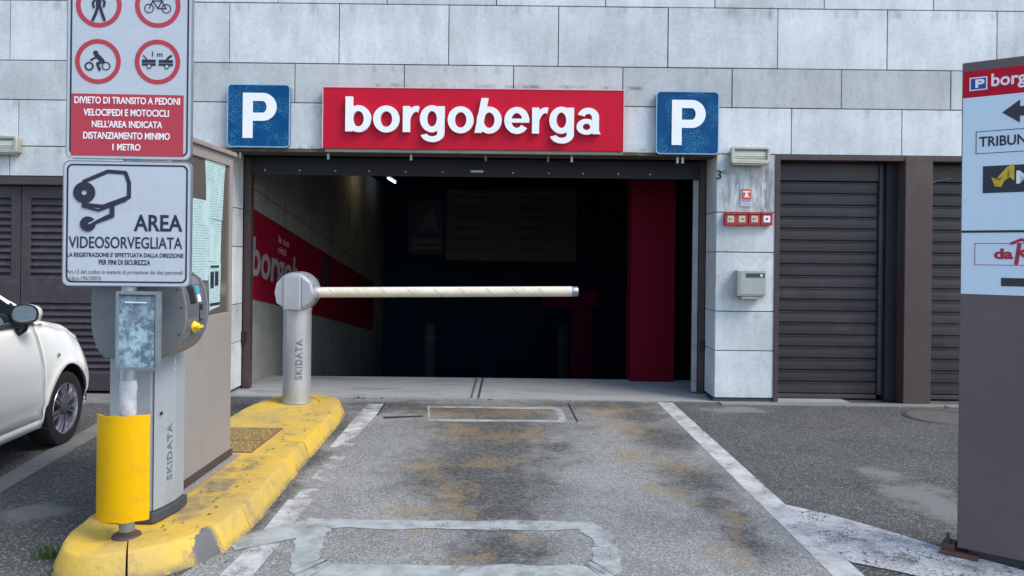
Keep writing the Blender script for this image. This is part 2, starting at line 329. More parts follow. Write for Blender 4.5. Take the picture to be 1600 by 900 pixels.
# ------------------------------------------------------------------ mesh building
class MB:
    def __init__(s): s.v, s.f = [], []
    def add(s, vs, fs):
        o = len(s.v); s.v += [tuple(p) for p in vs]; s.f += [tuple(i + o for i in f) for f in fs]; return s
    def box(s, x0, x1, y0, y1, z0, z1):
        return s.add([(x0, y0, z0), (x1, y0, z0), (x1, y1, z0), (x0, y1, z0), (x0, y0, z1), (x1, y0, z1), (x1, y1, z1), (x0, y1, z1)],
                     [(3, 2, 1, 0), (4, 5, 6, 7), (0, 1, 5, 4), (1, 2, 6, 5), (2, 3, 7, 6), (3, 0, 4, 7)])
    def quad(s, *p): return s.add(p, [tuple(range(len(p)))])
    def prism(s, pts, y0, y1):            # polygon in x,z (anticlockwise seen from -y) extruded along y
        if sum(pts[i - 1][0] * pts[i][1] - pts[i][0] * pts[i - 1][1] for i in range(len(pts))) < 0: pts = pts[::-1]
        n = len(pts)
        return s.add([(x, y0, z) for x, z in pts] + [(x, y1, z) for x, z in pts],
                     [tuple(range(n)), tuple(range(2 * n - 1, n - 1, -1))] + [((i + 1) % n, i, n + i, n + (i + 1) % n) for i in range(n)])
    def vprism(s, pts, z0, z1, flare=0, cx=0, cy=0):   # polygon in x,y extruded up
        if sum(pts[i - 1][0] * pts[i][1] - pts[i][0] * pts[i - 1][1] for i in range(len(pts))) < 0: pts = pts[::-1]
        n = len(pts)
        return s.add([(x, y, z0) for x, y in pts] + [(x, y, z1) for x, y in pts],
                     [tuple(range(n - 1, -1, -1)), tuple(range(n, 2 * n))] + [(i, (i + 1) % n, n + (i + 1) % n, n + i) for i in range(n)])
    def ring(s, cx, cz, ro, ri, y0, y1, n=40, a0=0., a1=360.):
        full = abs(a1 - a0) >= 359.9; k = n if full else n + 1
        A = [R(a0 + (a1 - a0) * i / n) for i in range(k)]; vs = []
        for a in A:
            c, q = math.cos(a), math.sin(a)
            vs += [(cx + ro * c, y0, cz + ro * q), (cx + ri * c, y0, cz + ri * q), (cx + ri * c, y1, cz + ri * q), (cx + ro * c, y1, cz + ro * q)]
        fs = []
        for i in range(n):
            a, b = 4 * i, 4 * ((i + 1) % k)
            fs += [(a, a + 1, b + 1, b), (a + 1, a + 2, b + 2, b + 1), (a + 2, a + 3, b + 3, b + 2), (a + 3, a, b, b + 3)]
        if not full: e = 4 * (k - 1); fs += [(0, 3, 2, 1), (e, e + 1, e + 2, e + 3)]
        return s.add(vs, fs)
    def disc(s, cx, cz, r, y0, y1, n=28, rx=None):
        return s.prism([(cx + (rx or r) * math.cos(2 * math.pi * i / n), cz + r * math.sin(2 * math.pi * i / n)) for i in range(n)], y0, y1)
    def stroke(s, pts, w, y0, y1, caps=True):
        e = 0.
        for a, b in zip(pts, pts[1:]):
            a, b = Vector(a), Vector(b); d = b - a
            if d.length < 1e-6: continue
            nrm = Vector((-d.y, d.x)).normalized() * w / 2
            s.prism([a - nrm, b - nrm, b + nrm, a + nrm], y0 - e, y1); e += .00012
        if caps:
            for p in pts: s.disc(p[0], p[1], w / 2, y0 - e, y1, 10); e += .00007
        return s
    def tube(s, path, r, n=12, cap=True):
        P = [Vector(p) for p in path]; rs = r if isinstance(r, (list, tuple)) else [r] * len(P); vs = []; fs = []
        up = None
        for i, p in enumerate(P):
            t = (P[min(i + 1, len(P) - 1)] - P[max(i - 1, 0)]).normalized()
            if up is None: up = Vector((0, 0, 1)) if abs(t.z) < .9 else Vector((0, 1, 0))
            a = t.cross(up).normalized(); b = a.cross(t).normalized(); up = b
            vs += [p + (a * math.cos(2 * math.pi * k / n) + b * math.sin(2 * math.pi * k / n)) * rs[i] for k in range(n)]
        for i in range(len(P) - 1):
            for k in range(n): fs.append((i * n + k, i * n + (k + 1) % n, (i + 1) * n + (k + 1) % n, (i + 1) * n + k))
        if cap: fs += [tuple(range(n - 1, -1, -1)), tuple(range((len(P) - 1) * n, len(P) * n))]
        return s.add(vs, fs)
    def lathe(s, prof, c=(0, 0, 0), axis='z', n=32):     # prof: (radius, height) list
        vs = []; fs = []
        for r, h in prof:
            for k in range(n):
                a = 2 * math.pi * k / n; p = (r * math.cos(a), r * math.sin(a), h)
                if axis == 'x': p = (p[2], p[0], p[1])
                if axis == 'y': p = (p[1], p[2], p[0])
                vs.append((p[0] + c[0], p[1] + c[1], p[2] + c[2]))
        for i in range(len(prof) - 1):
            for k in range(n): fs.append((i * n + k, i * n + (k + 1) % n, (i + 1) * n + (k + 1) % n, (i + 1) * n + k))
        if prof[0][0] > 1e-4: fs.append(tuple(range(n - 1, -1, -1)))
        if prof[-1][0] > 1e-4: fs.append(tuple(range((len(prof) - 1) * n, len(prof) * n)))
        return s.add(vs, fs)
    def build(s, name, m, parent=None, bevel=0, smooth=False, seg=2, fix=True, loc=None):
        me = bpy.data.meshes.new(name); me.from_pydata(s.v, [], s.f)
        if fix:
            b = bmesh.new(); b.from_mesh(me); bmesh.ops.recalc_face_normals(b, faces=b.faces); b.to_mesh(me); b.free()
        me.materials.append(m)
        if smooth:
            me.polygons.foreach_set('use_smooth', [True] * len(me.polygons)); me.set_sharp_from_angle(angle=R(38))
        o = bpy.data.objects.new(name, me); col.objects.link(o)
        if parent: o.parent = parent
        if loc: o.location = loc
        if bevel:
            bm_ = o.modifiers.new('bevel', 'BEVEL'); bm_.width = bevel; bm_.segments = seg; bm_.limit_method = 'ANGLE'
        return o
def empty(name, loc=(0, 0, 0), rz=0., parent=None):
    o = bpy.data.objects.new(name, None); o.empty_display_size = .1; col.objects.link(o); o.location = loc; o.rotation_euler = (0, 0, rz)
    if parent: o.parent = parent
    return o
def tag(o, label, cat, group=None):
    o['label'] = label; o['category'] = cat
    if group: o['group'] = group
    return o
def kind(o, k='structure'): o['kind'] = k; return o
def thing(name, label, cat, loc=(0, 0, 0), rz=0., group=None): return tag(empty(name, loc, rz), label, cat, group)

def text(name, s, x0, z0, w, h, m, parent=None, depth=.002, bold=0., y=0., shear=0., loc=None, rot=None, spacing=1.):
    """flat lettering in the x-z plane facing -y, fitted to the box (x0,z0,w,h)"""
    cu = bpy.data.curves.new(name, 'FONT'); cu.body = s; cu.size = 1; cu.offset = bold; cu.extrude = .05; cu.shear = shear; cu.resolution_u = 4; cu.space_character = spacing
    t = bpy.data.objects.new('tmp', cu); col.objects.link(t)
    dg = bpy.context.evaluated_depsgraph_get(); me = bpy.data.meshes.new_from_object(t.evaluated_get(dg))
    bpy.data.objects.remove(t); bpy.data.curves.remove(cu); me.name = name
    xs = [v.co.x for v in me.vertices]; ys = [v.co.y for v in me.vertices]
    ax, bx, ay, by = min(xs), max(xs), min(ys), max(ys)
    for v in me.vertices:
        x, yy, z = v.co
        v.co = (x0 + (x - ax) / (bx - ax) * w, y - depth * (z + .05) * 10, z0 + (yy - ay) / (by - ay) * h)
    me.materials.clear(); me.materials.append(m)
    o = bpy.data.objects.new(name, me); col.objects.link(o)
    if parent: o.parent = parent
    if loc: o.location = loc
    if rot: o.rotation_euler = rot
    return o
def rrect(x0, x1, z0, z1, r, n=6):
    P = []
    for cx, cz, a0 in ((x1 - r, z0 + r, -90), (x1 - r, z1 - r, 0), (x0 + r, z1 - r, 90), (x0 + r, z0 + r, 180)):
        for i in range(n + 1): a = R(a0 + 90 * i / n); P.append((cx + r * math.cos(a), cz + r * math.sin(a)))
    return P
def frame_ring(b, outer, inner, y0, y1):
    n = len(outer); vs = []
    for (a, c), (d, e) in zip(outer, inner): vs += [(a, y0, c), (d, y0, e), (d, y1, e), (a, y1, c)]
    fs = []
    for i in range(n):
        p, q = 4 * i, 4 * ((i + 1) % n)
        fs += [(p, p + 1, q + 1, q), (p + 1, p + 2, q + 2, q + 1), (p + 2, p + 3, q + 3, q + 2), (p + 3, p, q, q + 3)]
    b.add(vs, fs)

YF = 8.0
XL0, XL1, XO0, XO1, XR0, XR1, XC0, XC1, XR2 = -6.94, -3.60, -2.997, 2.156, 2.79, 2.79, 4.15, 4.44, 6.9
ZT = 2.632                     # head of the garage opening and the right-hand shutters
# ------------------------------------------------------------------ ground
g = kind(MB().quad((-300, -300, 0), (300, -300, 0), (300, 300, 0), (-300, 300, 0)).build('ground', ASPH, fix=False))
# cut of the ramp: the ground sheet stops outside the building, so lay it in strips round the ramp hole
bpy.data.objects.remove(g)
gm = MB()
gm.quad((-300, -300, 0), (300, -300, 0), (300, 8.0, 0), (-300, 8.0, 0)); gm.quad((-300, 8, 0), (-3.3, 8, 0), (-3.3, 300, 0), (-300, 300, 0))
gm.quad((3.6, 8, 0), (300, 8, 0), (300, 300, 0), (3.6, 300, 0)); gm.quad((-3.3, 24, 0), (3.6, 24, 0), (3.6, 300, 0), (-3.3, 300, 0))
ground = kind(gm.build('ground', ASPH, fix=False))
# lane
def gpl(pts, z): return [gp(x, y, 0) * 1 + Vector((0, 0, z)) for x, y in pts]
lane_pts = [(-2.05, 8.0), (-1.75, 7.0), (-1.56, 5.5), (-1.48, 4.0), (-1.60, 3.3), (-1.60, 1.0), (-1.6, -6), (1.95, -6)]
rl = [gp(1290, 890), gp(1030, 632)]
dd = (rl[1] - rl[0]) / (rl[1].y - rl[0].y)
def rx(y): return rl[0].x + dd.x * (y - rl[0].y)
lane_pts = lane_pts[:-1] + [(rx(-6) + .06, -6), (rx(8) + .06, 8.0)]
lb = MB(); lb.add([(x, y, .004) for x, y in lane_pts], [tuple(range(len(lane_pts)))]); lane = kind(lb.build('driveway', LANE))
# painted right line
lb = MB(); w = .155
lb.add([(rx(8) + .0, 7.93, .0055), (rx(8) + w, 7.93, .0055), (rx(-6) + w, -6, .0055), (rx(-6), -6, .0055)], [(3, 2, 1, 0)]); lb.build('painted_line', LINE, lane)
def sheet(name, m, px, z, par=lane):
    b = MB(); b.add([(p.x, p.y, z) for p in (gp(*q) for q in px)], [tuple(range(len(px)))]); o = b.build(name, m, par)
    if o.data.polygons[0].normal.z < 0: o.data.flip_normals()
    return o
sheet('painted_line', LINEW, [(575, 632), (603, 632), (560, 680), (525, 700), (515, 700), (545, 665)], .0055)
sheet('painted_line', LINEF, [(540, 690), (560, 690), (470, 800), (440, 800)], .0055)
sheet('painted_line', LINEW, [(450, 782), (490, 782), (430, 850), (395, 850)], .0058)
sheet('painted_line', LINEW, [(392, 852), (438, 850), (345, 960), (285, 960)], .0055)
sheet('painted_hatching', HATCH, [(1218, 788), (1300, 806), (1400, 835), (1500, 866), (1600, 893), (1750, 940), (1750, 1010), (1600, 950), (1500, 918), (1400, 894), (1330, 880), (1280, 858)], .0068)
# induction loop sealant: near loop (ring with cut corners) and far loop
def band_loop(outer, inner, z, m):
    b = MB(); n = len(outer)
    P = [gp(*q) for q in outer]; Q = [gp(*q) for q in inner]
    b.add([(p.x, p.y, z) for p in P] + [(p.x, p.y, z) for p in Q], [(i, (i + 1) % n, n + (i + 1) % n, n + i) for i in range(n)])
    o = b.build('loop_sealant', m, lane, fix=False)
    for p in o.data.polygons:
        if p.normal.z < 0: p.flip()
    return o
def wob(pts, amp, seg=14):
    out = []
    for i in range(len(pts)):
        a, b = pts[i], pts[(i + 1) % len(pts)]
        for k in range(seg):
            t = k / seg; out.append((a[0] + (b[0] - a[0]) * t + random.uniform(-amp, amp), a[1] + (b[1] - a[1]) * t + random.uniform(-amp, amp) * .6))
    return out
band_loop(wob([(478, 813), (925, 817), (958, 838), (975, 893), (945, 912), (470, 912), (452, 893), (462, 840)], 2.5),
          wob([(520, 827), (905, 830), (928, 846), (925, 876), (915, 885), (520, 884), (500, 872), (508, 842)], 3), .0070, SEAL)
sheet('loop_sealant', SEAL, [(478, 814), (440, 822), (395, 835), (352, 848), (368, 862), (420, 852), (462, 843)], .0083)
band_loop(wob([(668, 635), (868, 637), (878, 641), (886, 658), (880, 661), (668, 659)], 1, 3), wob([(672, 638.3), (864, 640.3), (868, 644), (873, 656), (870, 657.6), (672, 656)], .8, 3), .0066, SEAL)
sheet('saw_cut', SEALD, [(601, 630), (604, 630), (591, 650), (588, 650)], .0062)
sheet('saw_cut', SEALD, [(886, 631), (889, 631), (904, 660), (901, 660)], .0062)
sheet('loop_sealant', SEALD, [(598, 652), (660, 650), (662, 652), (600, 655)], .0062)
# concrete apron and gutter strips on the left
ap = MB(); ap.box(-12, -3.05, 7.55, 7.99, -.05, .02); kind(ap.build('concrete_apron', APRON, bevel=.006))
gt = gp(150, 682); g2 = gp(0, 772)
d_ = (gt - g2).normalized(); nrm_ = Vector((-d_.y, d_.x, 0)) * .17
gb = MB()
for k in range(9):
    a = g2 + d_ * (k * .5 - 1.9) ; b_ = a + d_ * .49
    gbx = MB(); gbx.vprism([(a.x, a.y), (b_.x, b_.y), (b_.x + nrm_.x, b_.y + nrm_.y), (a.x + nrm_.x, a.y + nrm_.y)], -.03, .008 + random.uniform(0, .003))
    if k == 0: gutter = kind(gbx.build('gutter_strip', APRON))
    else: gbx.build('slab', APRON, gutter)
ap2 = MB(); ap2.box(2.2, 12, 7.86, 7.995, -.05, .012); kind(ap2.build('concrete_sill_strip', APRON, bevel=.004))
# manhole cover on the right
mc = gp(1470, 652); mh = thing('manhole_cover', 'round worn manhole cover in the dark asphalt near the right shutters', 'manhole cover', (mc.x, mc.y, 0))
MB().lathe([(.0, .008), (.30, .008), (.31, .0)], n=28).build('cover', mat('old_iron_cover', (.105, .10, .092), .8, var=.4, vs=14, bmp=.4, bs=60), mh)
MB().lathe([(.315, .0), (.318, .006), (.345, .006), (.35, 0.)], n=28).build('rim', PLINTH, mh, fix=True)

# ------------------------------------------------------------------ building
bd = thing('parking_building', 'pale stone clad building with a dark garage entrance and brown shutters', 'building', (0, YF, 0))
def B(mb, name, m, bevel=0, par=None, **k):
    o = mb.build(name, m, bd if par is None else par, bevel, **k)
    if par is None: o.matrix_parent_inverse = Matrix.Translation((0, -YF, 0))
    return o
ZTOP = 6.4
bw = MB(); yb0, yb1 = YF + .036, YF + .22
bw.box(-12, 14, yb0, yb1, ZT + .004, ZTOP)                # above the openings
bw.box(-12, XL0 - .01, yb0, yb1, 0, ZT); bw.box(XL0 - .01, XL1, yb0, yb1, 2.315, ZT)
bw.box(XL1 , XO0 - .03, yb0, YF + .50, 0, ZT)
bw.box(XO1 + .03, XR0, yb0, YF + .50, 0, ZT); bw.box(XR2, 14, yb0, yb1, 0, ZT)
B(bw, 'wall', DARK_BACK)
rb = MB(); rb.box(-12, 14, YF + .22, YF + 16, 6.1, 6.3); rb.box(-12, -11.8, YF + .22, YF + 16, 0, 6.1); rb.box(13.8, 14, YF + .22, YF + 16, 0, 6.1); rb.box(-12, 14, YF + 16, YF + 16.2, 0, 6.3)
B(rb, 'roof', GREY_STONE)
B(MB().box(-12.05, 14.05, YF - .05, YF + .3, ZTOP, ZTOP + .07), 'coping', GREY_STONE, .006)
zc = [0.05, .55, .967, 1.594, 2.015, ZT, 3.123, 3.54, 4.177, 4.667, 5.29, 5.71, ZTOP]
def tile(x0, x1, z0, z1, m, y0=YF, y1=YF + .034):
    gq = .0048; pr = random.uniform(0, .005)
    B(MB().box(x0 + gq, x1 - gq, y0 - pr, y1, z0 + gq, z1 - gq), 'cladding_panel', m, .0025, seg=1)
def course(z0, z1, joints, m, x0=-12, x1=14):
    js = [x0] + [j for j in joints if x0 < j < x1] + [x1]
    for a, b in zip(js, js[1:]): tile(a, b, z0, z1, m)
def jx(seed, pitch=172.0): # joints every 172 px on the facade plane
    a = seed; out = []
    while a > -1050: a -= pitch
    while a < 2900: out.append((a - 800) * YF / F + .0); a += pitch
    return out
off = lambda y: (y - 398) * sr   # small roll correction in px
course(zc[5], zc[6], [j for j in jx(1236.5 + off(200), 172.5)], WHITE_STONE)
course(zc[6], zc[7], jx(973 + off(135), 170.8), GREY_STONE)
course(zc[7], zc[8], jx(1215 + off(60), 171.3), WHITE_STONE)
course(zc[8], zc[9], jx(1117 + off(10), 170.8), WHITE_STONE)
course(zc[9], zc[10], jx(1215), WHITE_STONE); course(zc[10], zc[11], jx(1120), GREY_STONE); course(zc[11], zc[12], jx(1215), WHITE_STONE)
course(2.315, ZT, jx(15 + off(250), 172), WHITE_STONE, XL0, XL1)
for i in range(5):
    z0, z1 = zc[i], zc[i + 1]
    for a, b in ((XL1, XO0), (XO1, XR0 - .0)): tile(a, b, z0, z1, WHITE_STONE)
    tile(XR2, XR2 + 1.2, z0, z1, WHITE_STONE); course(z0, z1, jx(1300 + 80 * (i % 2)), WHITE_STONE, XR2 + 1.2, 14)
    course(z0, z1, jx(30 + 80 * (i % 2)), WHITE_STONE, -12, XL0)
    # reveals of the garage opening, thin panels butting behind the front ones
    for s, xx in ((1, XO0), (-1, XO1)):
        a, b = (xx - .03, xx - .0005) if s == 1 else (xx + .0005, xx + .03)
        B(MB().box(a, b, YF + .037, YF + .40, z0 + .004, z1 - .004), 'reveal_panel', WHITE_STONE, .002, seg=1)
B(MB().box(XO1 - .01, XR0, YF + .01, YF + .3, -.02, .045), 'plinth', PLINTH)
# steel edge under the head of the opening, and the tilting-door frame
B(MB().box(XO0 - .06, XO1 + .0, YF - .012, YF + .30, ZT - .03, ZT - .002), 'head_flashing', mat('rusty_flashing', (.085, .065, .055), .8, var=.4, vs=6, dirt=(.25, .16, .10), ds=10, damt=.6), .003)
yj = YF + .42
B(MB().box(XO0 + .0, XO0 + .08, yj, yj + .10, 0.005, ZT - .03), 'door_jamb', BROWN, .004)
B(MB().box(XO1 - .07, XO1 + .0, yj, yj + .10, 0.005, ZT - .03), 'door_jamb', BROWN, .004)
lb = MB(); lb.box(XO0 + .085, XO1 - .075, yj - .02, yj + .06, 2.405, ZT - .034); lint = B(lb, 'lintel_beam', mat('dark_door_steel', (.022, .022, .032), .5, spec=.2, var=.2), .004)
lb = MB(); lb.box(XO0 + .085, XO1 - .075, yj - .035, yj - .022, 2.40, 2.43)
o = B(lb, 'lintel_edge', bpy.data.materials['dark_door_steel'])
for i, xpx in enumerate((412, 466, 522, 575, 632, 690, 800, 856, 910, 965, 1015)):
    B(MB().disc((xpx - 800) * (yj - .04) / F, 2.45, .009, yj - .030, yj - .0195, 10), 'rivet', GALV)
B(MB().box(-.47, -.33, yj - .030, yj - .021, 2.447, 2.475), 'latch_plate', GALV, .003)
for xpx in (372, 510, 640, 757, 855, 892, 1058, 1066):
    X = (xpx - 800) * YF / F
    B(MB().box(X - .012, X + .012, YF + .03, YF + .06, ZT - .10, ZT - .031), 'bracket', RUST if xpx % 2 else GALV)
B(MB().box(XO0 + .004, XO0 + .04, yj - .05, yj - .001, .52, .66), 'hinge_block', BLACKP, .004)
B(MB().box(XO1 - .05, XO1 - .002, yj - .05, yj - .001, .50, .60), 'hinge_block', BLACKP, .004)
B(MB().box(XO1 - .135, XO1 - .078, yj + .02, yj + .05, 0.03, 2.40), 'door_guide', mat('pale_guide_steel', (.32, .33, .34), .5, var=.3, vs=6))
# interior
x0i, x1i, yi, ye = XO0 + .02, 3.4, yj + .10, 23.0
kf = MB(); kf.quad((-3.3, YF, .012), (3.6, YF, .012), (3.6, 9.35, .012), (-3.3, 9.35, .012)); kf.quad((-3.3, YF, -.02), (3.6, YF, -.02), (3.6, YF, .012), (-3.3, YF, .012))
B(kf, 'threshold_slab', SLAB, fix=False)
rp = MB(); zr = lambda y: .012 - .165 * max(0, y - 9.35)
rp.quad((-3.3, 9.35, .012), (3.6, 9.35, .012), (3.6, ye, zr(ye)), (-3.3, ye, zr(ye))); B(rp, 'ramp_floor', mat('ramp_floor', (.07, .072, .075), .85, var=.3), fix=False)
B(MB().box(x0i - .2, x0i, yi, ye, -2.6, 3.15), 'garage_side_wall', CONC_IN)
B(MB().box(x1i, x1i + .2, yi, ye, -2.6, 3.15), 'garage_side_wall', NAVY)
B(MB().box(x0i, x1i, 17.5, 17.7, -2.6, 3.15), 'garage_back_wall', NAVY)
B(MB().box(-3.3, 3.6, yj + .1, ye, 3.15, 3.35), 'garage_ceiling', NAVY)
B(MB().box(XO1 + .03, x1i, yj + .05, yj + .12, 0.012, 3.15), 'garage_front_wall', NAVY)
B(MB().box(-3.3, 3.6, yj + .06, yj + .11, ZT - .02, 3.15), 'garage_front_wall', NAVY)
for k, (a, b) in enumerate(((2.30, -.10), (1.3, .8))):   # formwork joints along the side wall
    pass
for y_ in (9.9, 11.2, 12.5, 13.8): B(MB().box(x0i - .001, x0i + .004, y_, y_ + .012, zr(y_), 3.14), 'formwork_joint', PLINTH)
B(MB().add([(x0i + .003, yi, 2.30), (x0i + .003, yi, 2.286), (x0i + .003, 15.5, 1.25), (x0i + .003, 15.5, 1.27)], [(0, 1, 2, 3)]), 'formwork_joint', PLINTH)
# red column
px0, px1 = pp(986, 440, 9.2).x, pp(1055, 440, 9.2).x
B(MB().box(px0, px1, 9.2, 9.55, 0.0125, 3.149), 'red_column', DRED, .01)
# door tracks in the slab
tx = gp(745, 610).x
for dx in (-.045, .03): B(MB().box(tx + dx, tx + dx + .022, YF + .02, 9.3, .0125, .018), 'floor_track', GALV if dx < 0 else PLINTH)

# slatted roller shutters
def shutter(x0, x1, z0, z1, y, pitch, label=None):
    f = MB()
    f.box(x0, x0 + .05, y - .03, y + .06, z0, z1); f.box(x1 - .05, x1, y - .03, y + .06, z0, z1); f.box(x0 + .05, x1 - .05, y - .01, y + .06, z1 - .19, z1)
    sh = B(f, 'roller_shutter', BROWN_SLAT, .003)
    n = int((z1 - .20 - z0) / pitch)
    p = (z1 - .20 - z0) / n; h = p - .004
    prof = [(0, 0), (-.012, .012), (-.014, h * .45), (-.013, h - .016), (-.022, h - .010), (-.022, h - .002), (-.006, h), (.006, h), (.006, 0)]
    me = None
    for i in range(n):
        zz = z0 + p * i
        if me is None:
            mb = MB(); m_ = len(prof); a, b = x0 + .052, x1 - .052
            mb.add([(a, q, z) for q, z in prof] + [(b, q, z) for q, z in prof], [tuple(range(m_)), tuple(range(2 * m_ - 1, m_ - 1, -1))] + [(k, (k + 1) % m_, m_ + (k + 1) % m_, m_ + k) for k in range(m_)])
            s = mb.build('slat', BROWN_SLAT, sh); me = s.data
        else:
            s = bpy.data.objects.new('slat', me); col.objects.link(s); s.parent = sh
        s.location = (0, y + .02 + random.uniform(-.002, .002), zz); s.rotation_euler = (random.uniform(-.012, .012), random.uniform(-.0006, .0006), 0)
    B(MB().box(x0 + .05, x1 - .05, y + .03, y + .06, z0, z1 - .2), 'shutter_backing', PLINTH, par=sh)
    B(MB().box(x0 + .053, x1 - .053, y - .012, y + .028, z0 - .045, z0 - .002), 'bottom_rail', BROWN, .004, par=sh)
    return sh
ys = YF + .22
B(MB().box(XR0 - .012, XR0 + .04, YF - .012, YF + .24, 0.012, ZT - .002), 'shutter_jamb', BROWN, .004)
B(MB().box(XR0 + .04, XC0, YF - .010, YF + .24, ZT - .055, ZT - .003), 'shutter_head', BROWN, .003)
B(MB().box(XC1, XR2, YF - .010, YF + .24, ZT - .055, ZT - .003), 'shutter_head', BROWN, .003)
B(MB().box(XC0, XC1, YF - .02, YF + .30, 0.013, ZT - .004), 'shutter_column', COLUMN_BROWN, .006)
B(MB().box(XC0 - .12, XC0 - .001, YF + .14, YF + .24, 0.013, ZT - .056), 'shutter_jamb', bpy.data.materials['dark_door_steel'], .004)  # dark steel here stands in for the shadow in the recess
B(MB().box(XR2 - .05, XR2 - .004, YF - .012, YF + .24, 0.012, ZT - .056), 'shutter_jamb', BROWN, .004)
shutter(XR0 + .042, XC0 - .122, .065, ZT - .06, ys, .128)
shutter(XC1 + .002, XR2 - .052, .065, ZT - .06, ys, .128)
B(MB().tube([(4.5, ys - .06, 2.36), (4.62, ys - .05, 2.40), (4.74, ys - .06, 2.42)], .008, 6), 'shutter_latch', GALV)
# louvred doors on the left
def louvre_door(x0, x1, z0, z1, y):
    f = MB(); s = .10
    mid0, mid1 = pp(60, 473, y).z, pp(60, 437, y).z
    f.box(x0, x0 + s, y, y + .05, z0, z1); f.box(x1 - s, x1, y, y + .05, z0, z1)
    f.box(x0 + s, x1 - s, y + .001, y + .05, z1 - .13, z1); f.box(x0 + s, x1 - s, y + .001, y + .05, z0, z0 + .17); f.box(x0 + s, x1 - s, y + .001, y + .05, mid0, mid1)
    d = B(f, 'louvred_door', LOUVRE, .003)
    B(MB().box(x0 + s, x1 - s, y + .045, y + .052, z0, z1), 'door_backing', PLINTH, par=d)
    me = None
    for a, b in ((z0 + .17, mid0), (mid1, z1 - .13)):
        n = int(round((b - a) / .0705)); p = (b - a) / n
        for i in range(n):
            if me is None:
                q = MB().add([(x0 + s, 0, 0), (x1 - s, 0, 0), (x1 - s, .036, .055), (x0 + s, .036, .055), (x0 + s, 0, .009), (x1 - s, 0, .009), (x1 - s, .034, .064), (x0 + s, .034, .064)],
                             [(0, 1, 2, 3), (7, 6, 5, 4), (0, 4, 5, 1), (2, 6, 7, 3), (0, 3, 7, 4), (1, 5, 6, 2)])
                l = q.build('louvre', LOUVRE, d); me = l.data
            else: l = bpy.data.objects.new('louvre', me); col.objects.link(l); l.parent = d
            l.location = (0, y + .002, a + p * i + .002)
    return d
yd = YF + .10; zl = 2.31
louvre_door(-5.265, XL1 - .06, .03, zl - .09, yd); louvre_door(XL0 + .06, -5.275, .03, zl - .09, yd)
fr = MB(); fr.box(XL0, XL1, YF - .008, YF + .15, zl - .085, zl); fr.box(XL0, XL0 + .055, YF - .008, YF + .15, .02, zl - .086); fr.box(XL1 - .055, XL1, YF - .008, YF + .15, .02, zl - .086)
B(fr, 'door_frame', BROWN, .003)

